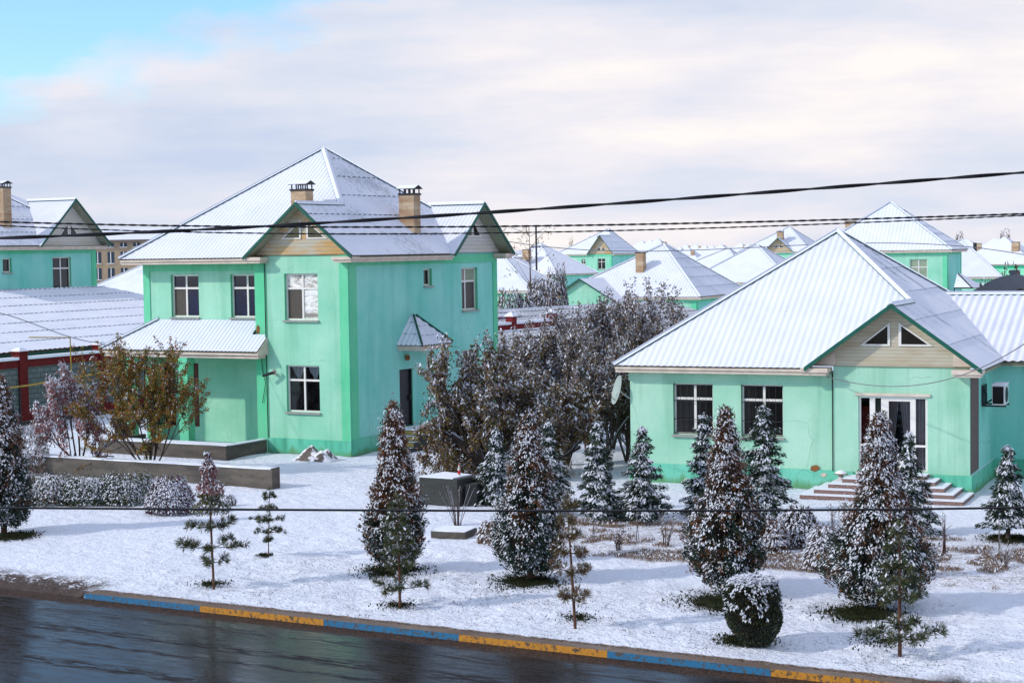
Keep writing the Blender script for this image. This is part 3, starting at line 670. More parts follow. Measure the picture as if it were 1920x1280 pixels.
    tri([(-3.02, z), (-2.17, z), (-2.17, z+.66)]); tri([(-1.93, z), (-.98, z), (-1.93, z+.66)])
    s = MB()
    for i in range(5):
        n = .32*i; s.box(-4.3+n, .12-n*.95, -1.85+n*1.0, -.052, 0 if i == 0 else .12*i, .12*(i+1)-.016, 'terrazzo')
        s.box(-4.3+n, .12-n*.95, -1.85+n, -.052, .12*(i+1)-.016, .12*(i+1), 'snow')
    s.build('step', H)
    for dx, zz, sc in ((-4.35, .60, .11), (-4.1, .42, .07)):
        q = MB(); q.face([(dx+sc*a*1.2, .062, zz+sc*b) for a, b in ((-1, -.5), (0, -.9), (.9, -.3), (1, .5), (.2, .9), (-.8, .5))], 'rust' if sc > .1 else 'cream'); q.build('plaster_scar', H)
    return H
HB = house_B()
Bm = Matrix.Translation(gz(1819, 930)) @ Matrix.Rotation(-R(YAW_B), 4, 'Z'); Am = Matrix.Translation(gz(660, 855.5)) @ Matrix.Rotation(-R(YAW_A), 4, 'Z')

# ------------------------------------------------------------------ ground, road, kerb (kerb frame: x along the kerb, y away from the road)
K0 = gz(160, 1112); KM = Matrix.Translation(K0) @ Matrix.Rotation(-R(YAW_K), 4, 'Z'); KI = KM.inverted()
KX = Vector((math.cos(R(YAW_K)), -math.sin(R(YAW_K)), 0)); KY = Vector((math.sin(R(YAW_K)), math.cos(R(YAW_K)), 0))
def kl(px, py): q = KI @ gz(px, py); return q.x, q.y
def snoise(x, y, sc, seed=0):
    """cheap smooth value noise"""
    r = np.random.default_rng(seed); T = r.random((64, 64)); X = x/sc; Y = y/sc; xi = np.floor(X).astype(int); yi = np.floor(Y).astype(int)
    fx = X-xi; fy = Y-yi; fx = fx*fx*(3-2*fx); fy = fy*fy*(3-2*fy); g = lambda a, b: T[a % 64, b % 64]
    return (g(xi, yi)*(1-fx)+g(xi+1, yi)*fx)*(1-fy) + (g(xi, yi+1)*(1-fx)+g(xi+1, yi+1)*fx)*fy - .5
def ground_z(x, y):
    lump = snoise(x, y, .42, 1)*.075 + snoise(x, y, .17, 2)*.035 + snoise(x, y, 1.3, 3)*.08
    pr = np.zeros_like(x, dtype=float); rg = np.random.default_rng(77)
    for (ax, ay, bx, by_, cnt) in ((-6, 2.2, 3, 9.5, 46), (-5, 3.0, 5, 7.0, 40), (1, 6.8, 17, 7.2, 60), (16.8, 1.0, 17.6, 12, 34), (2, 7.6, 6.5, 12.5, 26), (15.5, 2.0, 17.2, 6, 22)):
        for i in range(cnt):
            u = (i+.5)/cnt; cx = ax+(bx-ax)*u+rg.normal()*.16; cy = ay+(by_-ay)*u+rg.normal()*.16; pr -= .055*np.exp(-(((x-cx)/.13)**2+((y-cy)/.085)**2))
    lump = lump + pr
    k = np.clip((y-.42)/.9, 0, 1); z = lump*k*np.clip(1.15-(y-5)/8, .25, 1) - .015*(1-k)
    out = (x < -.15) | (x > 17.9)                      # drive entrances: the verge slopes down to the road
    rim = np.clip((y-.1)/1.3, 0, 1); z = np.where(out, -.125*(1-rim)+lump*.5*rim, z)
    return z
def ground_material():
    m, nt, b = new_mat('snow_ground'); t = nd(nt, 'ShaderNodeTexCoord'); s_ = nd(nt, 'ShaderNodeSeparateXYZ'); lk(nt, t.outputs['Object'], s_.inputs[0])
    x, y = s_.outputs[0], s_.outputs[1]
    def box_mask(x0, x1, y0, y1, soft=.8):
        f = lambda v, a, sg: ramp(nt, mth(nt, 'MULTIPLY_ADD', v, sg/(2*soft), .5 - sg*a/(2*soft)), [(0, 0), (1, 1)])
        return mth(nt, 'MULTIPLY', mth(nt, 'MULTIPLY', f(x, x0, 1), f(x, x1, -1)), mth(nt, 'MULTIPLY', f(y, y0, 1), f(y, y1, -1)))
    nL = noise(nt, .6, 5, .6); nM = noise(nt, 3.5, 5, .65); nF = noise(nt, 17, 4, .6); nX = noise(nt, 45, 3, .6)
    snow = ramp(nt, nL, [(.3, (.72, .76, .87)), (.7, (.80, .83, .92))])
    # tufts of turf poking out near the kerb
    verge = box_mask(-1, 19, .3, 5.2, .7); bed = box_mask(5.5, 17.6, 8.3, 13.2, .6)
    tur = mth(nt, 'MULTIPLY', ramp(nt, nF, [(.54, 0), (.61, 1)]), ramp(nt, nM, [(.40, 0), (.58, 1)]))
    c = mix(nt, mth(nt, 'MULTIPLY', mth(nt, 'MULTIPLY', tur, verge), .6), snow, ramp(nt, nX, [(.4, (.045, .045, .03)), (.6, (.15, .14, .13))]))
    dead = mth(nt, 'MULTIPLY', ramp(nt, nF, [(.44, 0), (.56, 1)]), ramp(nt, nM, [(.38, 0), (.56, 1)]))
    c = mix(nt, mth(nt, 'MULTIPLY', mth(nt, 'MULTIPLY', dead, bed), .8), c, ramp(nt, nX, [(.4, (.12, .075, .04)), (.6, (.34, .25, .18))]))
    # trodden tracks, stretched along two paths
    st = noise(nt, 6, 4, .6, stretch=(.9, 4.5, 1)); foot = box_mask(-9, 18, 3.2, 9, .9)
    c = mix(nt, mth(nt, 'MULTIPLY', mth(nt, 'MULTIPLY', ramp(nt, st, [(.56, 0), (.64, .8)]), foot), ramp(nt, nL, [(.45, 0), (.6, 1)])), c, (.28, .26, .27))
    st2 = noise(nt, 7, 3, .6, stretch=(1.6, 1.6, 1)); yard = box_mask(-2, 11, 11, 27, 1.5)
    c = mix(nt, mth(nt, 'MULTIPLY', mth(nt, 'MULTIPLY', ramp(nt, st2, [(.60, 0), (.68, .5)]), yard), ramp(nt, nL, [(.5, 0), (.6, 1)])), c, (.36, .40, .46))
    # soil along the kerb and slush at the entrances
    edge = mth(nt, 'ADD', y, mth(nt, 'MULTIPLY', mth(nt, 'SUBTRACT', nM, .5), .30))
    soil = ramp(nt, mth(nt, 'MULTIPLY_ADD', edge, -1.0, 1), [(.44, 0), (.52, 1)])
    c = mix(nt, soil, c, ramp(nt, nF, [(.4, (.07, .045, .032)), (.62, (.23, .17, .13))]))
    ent = mth(nt, 'MAXIMUM', box_mask(-40, -.3, -2, 1.35, .35), box_mask(17.6, 60, -2, .9, .3)); ent = mth(nt, 'MULTIPLY', ent, ramp(nt, mth(nt, 'ADD', mth(nt, 'MULTIPLY_ADD', nF, .5, mth(nt, 'MULTIPLY', nM, .5)), mth(nt, 'MULTIPLY_ADD', y, -.10, .08)), [(.40, 0), (.47, 1)]))
    c = mix(nt, ent, c, ramp(nt, nX, [(.4, (.025, .018, .015)), (.62, (.12, .08, .065))]))
    lk(nt, c, b.inputs['Base Color']); b.inputs['Roughness'].default_value = .75; b.inputs['Specular IOR Level'].default_value = .25
    h = mth(nt, 'ADD', mth(nt, 'MULTIPLY', nM, 1.2), mth(nt, 'ADD', mth(nt, 'MULTIPLY', nF, .30), mth(nt, 'MULTIPLY', nX, .06))); bump(nt, b, h, 1.0, .10); M['snow_ground'] = m
ground_material()
def make_ground():
    def axis(lo, hi, st, far):
        a = list(np.arange(lo, hi, st)); g = [hi]; d = st
        while g[-1] < far: d *= 1.35; g.append(g[-1]+d)
        l = [lo]; d = st
        while l[-1] > -far: d *= 1.35; l.append(l[-1]-d)
        return np.array(sorted(set(l+a+g)))
    ux = axis(-9, 22, .10, 3500); uy = np.concatenate([[.06], np.arange(.12, 16, .10), np.arange(16, 34, .4)]); e = [34]; d = .6
    while e[-1] < 4000: d *= 1.3; e.append(e[-1]+d)
    uy = np.concatenate([uy, e]); X, Y = np.meshgrid(ux, uy); Z = ground_z(X, Y)
    dist = np.clip((Y-30)/100, 0, 1); Z = Z - .0*dist
    V = np.stack([X, Y, Z], -1).reshape(-1, 3); nx, ny = len(ux), len(uy); i = np.arange(nx*ny).reshape(ny, nx)
    F = np.stack([i[:-1, :-1], i[:-1, 1:], i[1:, 1:], i[1:, :-1]], -1).reshape(-1, 4); b = len(V)
    # skirt: down under the road and on behind the camera
    V = np.concatenate([V, [[-3500, .06, -.4], [3500, .06, -.4], [3500, -3500, -.4], [-3500, -3500, -.4]]]); F = np.concatenate([F, [[b, b+3, b+2, b+1]]])
    me = bpy.data.meshes.new('ground'); me.vertices.add(len(V)); me.vertices.foreach_set('co', V.astype(np.float32).ravel()); n = len(F)
    me.loops.add(n*4); me.loops.foreach_set('vertex_index', F.astype(np.int32).ravel()); me.polygons.add(n)
    me.polygons.foreach_set('loop_start', np.arange(0, n*4, 4, dtype=np.int32)); me.polygons.foreach_set('loop_total', np.full(n, 4, dtype=np.int32))
    me.polygons.foreach_set('use_smooth', np.ones(n, bool)); me.materials.append(M['snow_ground']); me.update(calc_edges=True)
    o = bpy.data.objects.new('ground', me); COL.objects.link(o); o.matrix_world = KM; tag(o, kind='structure')
make_ground()
def road_material():
    m, nt, b = new_mat('wet_asphalt'); n1 = noise(nt, .35, 5, .6, stretch=(.35, 1, 1)); n2 = noise(nt, 30, 4, .6); n3 = noise(nt, 1.2, 6, .65, stretch=(.12, 1.6, 1)); n4 = noise(nt, 7, 5, .7, stretch=(.25, 1.3, 1))
    c = ramp(nt, n2, [(.35, (.012, .010, .009)), (.7, (.034, .029, .026))])
    t = nd(nt, 'ShaderNodeTexCoord'); s_ = nd(nt, 'ShaderNodeSeparateXYZ'); lk(nt, t.outputs['Object'], s_.inputs[0]); y = s_.outputs[1]
    def band(y0, w): return ramp(nt, mth(nt, 'ABSOLUTE', mth(nt, 'SUBTRACT', mth(nt, 'MULTIPLY_ADD', mth(nt, 'SUBTRACT', n3, .5), .35, y), y0)), [(w*.5, 1), (w, 0)])
    slush = mth(nt, 'MULTIPLY', mth(nt, 'MAXIMUM', mth(nt, 'MAXIMUM', band(-2.3, .30), band(-3.1, .16)), mth(nt, 'MAXIMUM', band(-4.4, .3), mth(nt, 'MULTIPLY', band(-1.1, .2), .5))), ramp(nt, n4, [(.40, 0), (.62, 1)]))
    c = mix(nt, mth(nt, 'MULTIPLY', slush, .8), c, (.012, .009, .010))
    gut = mth(nt, 'MULTIPLY', ramp(nt, mth(nt, 'MULTIPLY_ADD', mth(nt, 'SUBTRACT', n4, .5), .4, y), [(-.0, 0), (1, 0)]), 0)
    gy = ramp(nt, mth(nt, 'ADD', mth(nt, 'MULTIPLY_ADD', mth(nt, 'SUBTRACT', n4, .5), .5, y), 1), [(.44, 0), (.66, 1)])
    c = mix(nt, gy, c, ramp(nt, n2, [(.4, (.018, .010, .007)), (.62, (.085, .052, .036))]))
    lk(nt, c, b.inputs['Base Color']); b.inputs['Specular IOR Level'].default_value = .5; b.inputs['IOR'].default_value = 1.22
    ro = mix(nt, .45, ramp(nt, n1, [(.35, .05), (.62, .24)]), ramp(nt, n4, [(.40, .04), (.60, .42)])); ro = mix(nt, mth(nt, 'MAXIMUM', mth(nt, 'MULTIPLY', slush, .9), gy), ro, .75); lk(nt, ro, b.inputs['Roughness'])
    hh = mth(nt, 'ADD', mth(nt, 'MULTIPLY', n2, .06), mth(nt, 'ADD', mth(nt, 'MULTIPLY', n4, .35), mth(nt, 'MULTIPLY', gy, n2))); bump(nt, b, hh, .13, .02); M['wet_asphalt'] = m
road_material()
m_ = MB(); m_.face([(-400, -9.5, -.115), (400, -9.5, -.115), (400, .12, -.115), (-400, .12, -.115)], 'wet_asphalt'); o = m_.build('road'); o.matrix_world = KM; tag(o, kind='structure')
def kerb_paint(name, c):
    m, nt, b = new_mat(name); n = noise(nt, 12, 5, .65); g = ramp(nt, n, [(.38, (.06, .04, .028)), (.49, c), (.7, tuple(min(1, v*1.15) for v in c))])
    lk(nt, g, b.inputs['Base Color']); b.inputs['Roughness'].default_value = .7; M[name] = m
kerb_paint('kerb_blue', (.004, .11, .24)); kerb_paint('kerb_yellow', (.42, .17, .005)); concrete('kerb_concrete', (.19, .15, .125), (.10, .065, .045))
def make_kerb():
    k = MB(); x = 0; i = 0; y0, y1, h = -.0, .17, .004
    while x < 17.3:
        xe = min(x+3, 17.3); c = 'kerb_blue' if i % 2 == 0 else 'kerb_yellow'
        for j in range(3):
            a, b = x+(xe-x)*j/3, x+(xe-x)*(j+1)/3; a += .002; b -= .002; dz = random.uniform(-.003, .003); dy = random.uniform(-.003, .003)
            v = [(a, y0+dy, -.25), (b, y0+dy, -.25), (b, y1, -.25), (a, y1, -.25), (a, y0+dy+.02, h+dz), (b, y0+dy+.02, h+dz), (b, y1, h+dz), (a, y1, h+dz)]
            k.hexa(v, c, top='kerb_concrete')
            k.box(a, b, y1+.004, y1+.16, -.2, h-.012+dz, 'kerb_concrete')
        x = xe; i += 1
    k.tube([(-.0, .07, -.2), (-.0, .07, -.02)], .07, 'kerb_blue', 10)
    o = k.build('kerb'); o.matrix_world = KM; tag(o, kind='structure')
make_kerb()

# ------------------------------------------------------------------ small constructions in the yard
def obj_at(mb, name, mat4, label, cat, group=None):
    o = mb.build(name); o.matrix_world = mat4; return tag(o, label, cat, group)
def rough_box(mb, x0, x1, y0, y1, z0, z1, mat, top=None, nx=6, j=.012):
    """long cast block with slightly uneven edges"""
    xs = np.linspace(x0, x1, nx+1); q = lambda: random.uniform(-j, j); rows = [((x, y0+q(), z0), (x, y0+q(), z1+q()), (x, y1+q(), z1+q()), (x, y1+q(), z0)) for x in xs]
    for a, b in zip(rows[:-1], rows[1:]):
        mb.face([a[0], b[0], b[1], a[1]], mat); mb.face([a[1], b[1], b[2], a[2]], top or mat); mb.face([a[2], b[2], b[3], a[3]], mat)
    mb.face(list(rows[0])[::-1], mat); mb.face(rows[-1], mat)
t = empty('concrete_basin', Am @ Vector((-3.5, -2.4, 0)), YAW_A, 'low concrete basin with blue sheet inside in front of the porch', 'basin')
b = MB(); rough_box(b, -5.6, 0, 0, .22, 0, .46, 'concrete'); b.box(-.2, 0, .22, 2.33, 0, .45, 'concrete'); b.box(-5.6, -5.4, .22, 2.3, 0, .45, 'concrete'); b.build('basin_wall', t)
b = MB(); rough_box(b, -5.6, .01, .005, .22, .47, .50, 'snow', nx=14); b.box(-.21, -.01, .22, 2.3, .452, .49, 'snow'); b.box(-5.5, -.25, 1.0, 1.25, .30, .42, 'snow'); b.build('snow_cap', t)
b = MB(); b.box(-5.4, -.2, .22, 2.3, .0, .30, 'blue_tarp'); b.build('blue_sheet', t)
b = MB(); rough_box(b, -9.8, 2.2, -7.62, -7.26, -.05, .56, 'concrete', nx=14); rough_box(b, -9.8, 2.19, -7.61, -7.27, .565, .60, 'snow', nx=30, j=.016); b.box(2.205, 2.25, -7.64, -7.24, -.05, .61, 'concrete')
obj_at(b, 'garden_wall', Am, 'long low concrete wall capped with snow behind the hedge', 'wall')
b = MB(); x0, y0 = (Am.inverted() @ gz(787, 945)).xy
b.prism([(x0, y0, 0), (x0+1.2, y0+.0, 0), (x0+1.35, y0+.95, 0), (x0+.1, y0+1.2, 0)], (0, 0, .74), 'concrete_dark'); b.prism([(x0+.02, y0+.03, .745), (x0+1.05, y0+.03, .745), (x0+1.15, y0+.9, .745), (x0+.12, y0+1.15, .745)], (0, 0, .03), 'snow')
b.prism([(x0+1.37, y0+.15, 0), (x0+1.62, y0+.35, 0), (x0+1.6, y0+.8, 0), (x0+1.37, y0+.93, 0)], (0, 0, .6), 'concrete_dark')
obj_at(b, 'concrete_block', Am, 'dark concrete block with thin snow and a bottle on top', 'block')
bt = empty('bottle', Am @ Vector((x0+.98, y0+.5, .775)), 0, 'small clear bottle with red label standing on the dark concrete block', 'bottle')
q = MB(); q.tube([(0, 0, 0), (0, 0, .03), (0, 0, .20), (0, 0, .26), (0, 0, .30)], [.035, .04, .04, .018, .014], 'bottle_clear', 10); q.build('glass_body', bt)
q = MB(); q.tube([(0, 0, .05), (0, 0, .15)], .042, 'bottle_red', 10); q.build('paper_label', bt); q = MB(); q.tube([(0, 0, .30), (0, 0, .325)], .017, 'bottle_red', 8); q.build('bottle_cap', bt)
b = MB(); p0 = KI @ gz(800, 1005); rough_box(b, 0, .9, 0, .8, 0, .16, 'concrete'); rough_box(b, .02, .88, .02, .78, .165, .19, 'snow')
obj_at(b, 'concrete_slab', Matrix.Translation(gz(808, 1008)) @ Matrix.Rotation(-R(20), 4, 'Z'), 'small snow covered concrete slab lying beside the dry twigs', 'slab')
def tarp():
    n = 44; V = []; F = []; rr = np.random.default_rng(4)
    X, Y = np.meshgrid(np.linspace(-.72, .72, n), np.linspace(-.32, .32, 22)); e = np.clip(1-(X/.72)**2, 0, 1)**.5*np.clip(1-(np.abs(Y)/.32)**3, 0, 1)
    h = .30*np.exp(-((X+.2)/.36)**2) + .27*np.exp(-((X-.42)/.20)**2); rid = np.abs(snoise(X*2.0+Y*2+9, Y*3-X*.9+5, .33, 8))
    Z = e*h*(1+.5*snoise(X+3, Y+9, .12, 6)) + e*.13*(.4-rid)
    V = np.stack([X, Y, Z], -1).reshape(-1, 3); i = np.arange(n*22).reshape(22, n); F = np.stack([i[:-1, :-1], i[:-1, 1:], i[1:, 1:], i[1:, :-1]], -1).reshape(-1, 4)
    me = bpy.data.meshes.new('tarpaulin'); me.from_pydata(V.tolist(), [], F.tolist()); m, nt, bb = new_mat('tarp_snow')
    g = nd(nt, 'ShaderNodeNewGeometry'); s_ = nd(nt, 'ShaderNodeSeparateXYZ'); lk(nt, g.outputs['Normal'], s_.inputs[0]); nn = noise(nt, 9, 5, .6, stretch=(.5, 1.4, 1))
    lk(nt, mix(nt, ramp(nt, mth(nt, 'MULTIPLY_ADD', nn, .9, mth(nt, 'MULTIPLY', s_.outputs[2], .35)), [(.62, 0), (.70, 1)]), (.11, .085, .07), (.80, .80, .86)), bb.inputs['Base Color']); bb.inputs['Roughness'].default_value = .8; bump(nt, bb, nn, .6, .03)
    me.materials.append(m); me.polygons.foreach_set('use_smooth', [True]*len(F)); o = bpy.data.objects.new('tarpaulin', me); COL.objects.link(o); o.matrix_world = Matrix.Translation(gz(592, 862)) @ Matrix.Rotation(-R(YAW_A), 4, 'Z') @ Matrix.Diagonal((1.12, 1.2, 1.35, 1))
    tag(o, 'crumpled snow dusted tarpaulin heap lying against the green wall', 'tarpaulin')
tarp()
# garden lamp by the red steps, air conditioner, dish
t = empty('garden_lamp', Bm @ Vector((-3.50, -.35, .0)), YAW_B, 'small round garden lamp capped with snow beside the red steps', 'lamp')
q = MB(); q.tube([(0, 0, 0), (0, 0, .36)], .05, 'concrete', 10); q.tube([(0, 0, .36), (0, 0, .52)], .07, 'bottle_clear', 10); q.build('post', t)
q = MB(); q.tube([(0, 0, .52), (0, 0, .54), (0, 0, .60)], [.19, .18, .04], 'rust', 14); q.tube([(0, 0, .545), (0, 0, .59), (0, 0, .63)], [.175, .14, .03], 'snow', 14); q.build('lamp_shade', t)
t = empty('air_conditioner', Bm @ Vector((0.02, 2.3, 2.3)), YAW_B, 'white outdoor air conditioner unit on a dark bracket on the side wall', 'air conditioner')
q = MB(); q.box(.28, .62, -.4, .4, .05, .62, 'ac_white'); q.box(.30, .60, -.412, -.402, .09, .58, 'dark_room'); q.tube([(.625, 0, .33), (.64, 0, .33)], .22, 'black_metal', 18)
q.box(.27, .63, -.41, .41, .62, .65, 'snow'); q.build('case', t); q = MB(); q.box(0, .66, -.36, -.32, 0, .045, 'iron'); q.box(0, .66, .32, .36, 0, .045, 'iron'); q.box(0, .03, -.36, .36, 0, .6, 'iron')
q.tube([(.02, -.3, .5), (.12, -.36, .35), (.1, -.3, .1), (.27, -.2, .2)], .03, 'black_metal'); q.build('bracket', t)
def dish():
    t = empty('satellite_dish', Bm @ Vector((-9.98, .5, 2.35)), YAW_B, 'grey green satellite dish on the left corner of the bungalow', 'satellite dish'); q = MB(); n = 20; rings = 5
    cen = Vector((-.38, -.25, .35)); ax = Vector((-.80, -.55, .25)).normalized(); a = ax.cross(Vector((0, 0, 1))).normalized(); c = ax.cross(a)
    P = lambda r, k: cen + (a*math.cos(2*math.pi*k/n)+c*math.sin(2*math.pi*k/n))*r + ax*(r*r*.35)
    for i in range(rings):
        r0, r1 = .45*i/rings, .45*(i+1)/rings
        for k in range(n): q.face([P(r0, k), P(r0, k+1), P(r1, k+1), P(r1, k)] if i else [cen, P(r1, k+1), P(r1, k)], 'dish_grey', smooth=True)
    q.build('reflector', t); q = MB(); q.tube([(0, -.0, .1), (-.1, -.1, .1), tuple(cen)], .02, 'ac_white'); q.build('mount', t)
    q = MB(); e = cen+ax*.5; q.tube([cen - Vector((0, 0, .4)) + ax*.05, e], .012, 'iron'); q.tube([e, e-ax*.1], .035, 'ac_white'); q.build('feed_arm', t)
dish()
# ------------------------------------------------------------------ fence and shed on the left
fo = gz(53, 795); Fm = Matrix.Translation(fo) @ Matrix.Rotation(-R(YAW_A), 4, 'Z')
def left_fence():
    t = empty('block_fence', fo, YAW_A, 'grey block fence with dark red posts, bands and snowy coping', 'fence')
    ys = [-10.2, -5.2, -.25, 4.6, 9.5]
    for a, b in zip(ys[:-1], ys[1:]):
        m = MB(); m.box(-.2, 0, a+.25, b-.25, .5, 2.38, 'blocks'); m.build('block_panel', t); m = MB(); m.box(-.24, .04, a+.25, b-.25, 2.38, 2.70, 'red_band'); m.box(-.24, .04, a+.25, b-.25, .15, .5, 'red_band'); m.build('red_rail', t)
        m = MB(); m.box(-.26, .10, a+.25, b-.25, 2.705, 2.82, 'snow'); m.build('snow_coping', t)
        m = MB(); m.box(-.3, .12, a+.0, b, -.1, .15, 'concrete_dark', top='snow'); m.build('footing', t)
    for y in ys:
        m = MB(); m.box(-.34, .10, y-.23, y+.23, -.05, 3.0, 'red_band'); m.box(-.40, .16, y-.29, y+.29, 3.0, 3.06, 'red_band'); m.hexa([(-.38, y-.28, 3.06), (.15, y-.28, 3.06), (.15, y+.28, 3.06), (-.38, y+.28, 3.06), (-.22, y-.1, 3.2), (-.02, y-.1, 3.2), (-.02, y+.1, 3.2), (-.22, y+.1, 3.2)], 'snow'); m.build('post', t)
left_fence()
m = MB(); m.tube([(.45, -12, 1.50), (.45, -.4, 1.66), (.45, 4.7, 1.9), (.45, 9, 1.85)], .045, 'yellow_pipe'); m.tube([(.45, 2.15, 1.7), (.45, 2.15, 3.5), (-.1, .3, 3.6)], .03, 'yellow_pipe'); m.tube([(.45, -.9, 0), (.45, -.9, 1.68)], .05, 'black_metal'); m.tube([(.45, 6.9, 0), (.45, 6.9, 1.86)], .05, 'black_metal')
obj_at(m, 'gas_pipe', Fm, 'thin yellow gas pipe running along the block fence', 'pipe')
t = empty('long_shed', fo, YAW_A, 'long low shed behind the block fence with snowy corrugated roof', 'shed')
m = MB(); slope(m, [(-.75, -14, 2.98), (-.75, 21, 2.98), (-10, 16, 5.34), (-10, -14, 5.34)], 'roof_snow', per=.30, amp=.013, lap=1.35, drop=.026); slope(m, [(-18, -14, 2.9), (-18, 21, 2.9), (-10, 16, 5.34), (-10, -14, 5.5)], 'roof_snow', flat=True)
slope(m, [(-.75, 21, 2.98), (-18, 21, 2.9), (-10, 16, 5.34)], 'roof_snow', flat=True); m.build('roof', t); m = MB(); m.box(-17.5, -1.2, -13.5, 20, 0, 2.9, 'mint_shade'); m.box(-1.3, -.8, -14, 21, 2.78, 2.9, 'teal_board'); m.build('wall', t)

# ------------------------------------------------------------------ houses of the settlement behind
SIMP = dict(a='grn_far', b='grn_far_band')
def bg_house(corner, yaw, W_, D_, e, ap, label, group=None, gF=None, gR=None, wins=(), swins=(), chim=(), per=.17, flat=False, mats=('roof_snow', 'roof_snow_thin'), bay=0, ridge=0, name=None, cat='house', hood=True, open_gable=False):
    H = empty(name or ('two_storey_house' if e > 5 else 'bungalow'), corner, yaw, label, cat, group)
    w = MB(); main, side = FR(0), SD(0)
    wall_sheet(w, main, -W_, 0, 0, e, [(a, b, c, d) for a, b, c, d, *_ in wins], 'mint'); wall_sheet(w, side, 0, D_, 0, e, [(a, b, c, d) for a, b, c, d, *_ in swins], 'mint_shade')
    w.face([(-W_, 0, 0), (-W_, D_, 0), (-W_, D_, e), (-W_, 0, e)], 'mint'); w.face([(0, D_, 0), (-W_, D_, 0), (-W_, D_, e), (0, D_, e)], 'mint')
    panel_frame(w, main, -W_, 0, 0, e-.02, .35, .35, .32, .5); panel_frame(w, side, 0.04, D_, 0, e-.02, .35, .35, .32, .5); w.build('wall', H)
    for a, b, c, d, p in wins: window(H, main, a, b, c, d, pane=p, bars=(.5,) if b-a > .7 else (), tr=.68 if b-a > .7 else 0)
    for a, b, c, d, p in swins: window(H, side, a, b, c, d, pane=p, bars=(.5,) if b-a > .7 else (), tr=.68 if b-a > .7 else 0)
    r = MB(); x0, x1, y0, y1 = -W_-.5, .5, -.45, D_+.5; A2 = (ap[0]+ridge/2, ap[1], ap[2]); A1 = (ap[0]-ridge/2, ap[1], ap[2])
    V = hip_roof(r, x0, x1, y0, y1, e+.06, A1, A2, gF, gR, mats=mats, flat=flat, per=per, ext=.25); roof = r.build('roof', H)
    f = MB(); fx = x1 - (2*gF['hw'] if gF and gF.get('kind') == 'corner' else 0)
    fascia(f, 'x', x0+.05, fx-.05, e+.06, .0, y0); fascia(f, 'y', 0, D_+.4, e+.06, 0, x1); fascia(f, 'y', 0, D_+.4, e+.06, -W_, x0); f.build('eave_board', H)
    if gF:
        g, tri, P, k = gable_wall(H, FR(bay), gF['c'], gF['hw'], e+.05, V['F'][2], e+.06, gF.get('mat', 'siding'))
        if gF.get('tri', True):
            c = gF['c']; z = e+.62; q = .26*gF['hw']/2.25*2; tri([(c-.12-q*1.5, z), (c-.12, z), (c-.12, z+q*1.2)]); tri([(c+.12, z), (c+.12+q*1.5, z), (c+.12, z+q*1.2)])
    if gR:
        g, tri, P, k = gable_wall(H, SD(.05), gR['c'], gR['hw'], e+.05, V['R'][2], e+.06, gR.get('mat', 'siding_white')); c = gR['c']; z = e+.55
        tri([(c-.75, z), (c-.05, z), (c-.05, z+.7)]); tri([(c+.05, z), (c+.75, z), (c+.05, z+.7)])
    for x, y, w_, d_, z0, z1 in chim: chimney(roof, x, y, w_, d_, z0, z1, hood=hood)
    return H
WD = 'pane_dark'
def corner(px, d, z=0.0): p = at(px, 500, d); return Vector((p.x, p.y, z))
# left neighbour behind the long shed
pc = Vector(corner(180, 92, .68)) - Vector((math.sin(R(YAW_A)), math.cos(R(YAW_A)), 0))*10.1
C_ = bg_house(pc, YAW_A, 9.3, 10.1, 6.75, (-4.6, 5.0, 10.6), 'turquoise two-storey house cut off by the left edge, white gable and tall rusty chimney', gR=dict(c=8.0, hw=2.62, zr=9.2, ext=.15, mat='siding_white'),
    swins=[(6.85, 8.2, 4.4, 6.22, WD), (3.35, 3.95, 5.5, 6.2, WD), (1.6, 2.2, 5.5, 6.2, WD)], chim=[(-1.0, 4.5, .62, .55, 7.2, 9.8)])
# hip roof between the left neighbour and the two-storey house
bg_house(corner(330, 152, -.2), 30, 12, 13, 3.3, (-6.0, 6.5, 7.35), 'green bungalow half hidden between the two turquoise houses, broad snowy roof facing right', mats=('roof_snow_thin', 'roof_snow_thin'), per=.3)
# bungalow with the plain gable, right of the middle
E_ = bg_house(corner(1305, 128, -.2), 25.5, 11.2, 11.0, 3.35, (-4.6, 5.6, 7.35), 'pale green bungalow with steep snowy roof and one brown chimney above the orchard', wins=[(-3.9, -1.6, 1.3, 2.75, WD), (-6.4, -5.2, 1.3, 2.75, WD)], chim=[(-5.35, 2.55, .62, .62, 4.6, 6.75)], per=.24, hood=False)
def e_wing():
    m = MB(); x0, x1, c = -10.5, -5.6, -8.15; z = 3.25; zr = 4.85; y0 = -2.6
    o = MB(); o.prism([(x0, y0, 0), (x1, y0, 0), (x1, y0, z), (c, y0, zr-.1), (x0, y0, z)], (0, .1, 0), 'mint'); o.box(x0, x0+.1, y0+.1, 0, 0, z, 'mint'); o.box(x1-.1, x1, y0+.1, 0, 0, z, 'mint_shade')
    o.box(-9.0, -7.7, y0-.015, y0-.003, 1.2, 2.55, 'pane_dark'); o.box(-8.4, -8.3, y0-.04, y0-.016, 1.2, 2.55, 'white_frame'); o.box(-9.1, -7.6, y0-.03, y0-.004, 2.56, 2.64, 'white_frame'); w = o.build('porch_wall', E_)
    slope(m, [(x0-.4, y0-.3, z-.1), (c, y0-.3, zr), (c, 3, zr), (x0-.4, 1, z-.1)], 'roof_snow', per=.24); slope(m, [(x1+.55, y0-.3, z-.25), (c, y0-.3, zr), (c, 3, zr), (x1+.55, 1, z-.25)], 'roof_snow', per=.24)
    rake(m, [(x0-.4, y0-.3, z-.1), (c, y0-.3, zr), (x1+.55, y0-.3, z-.25)], 0, (0, -1, 0)); m.build('porch_roof', E_)
e_wing()
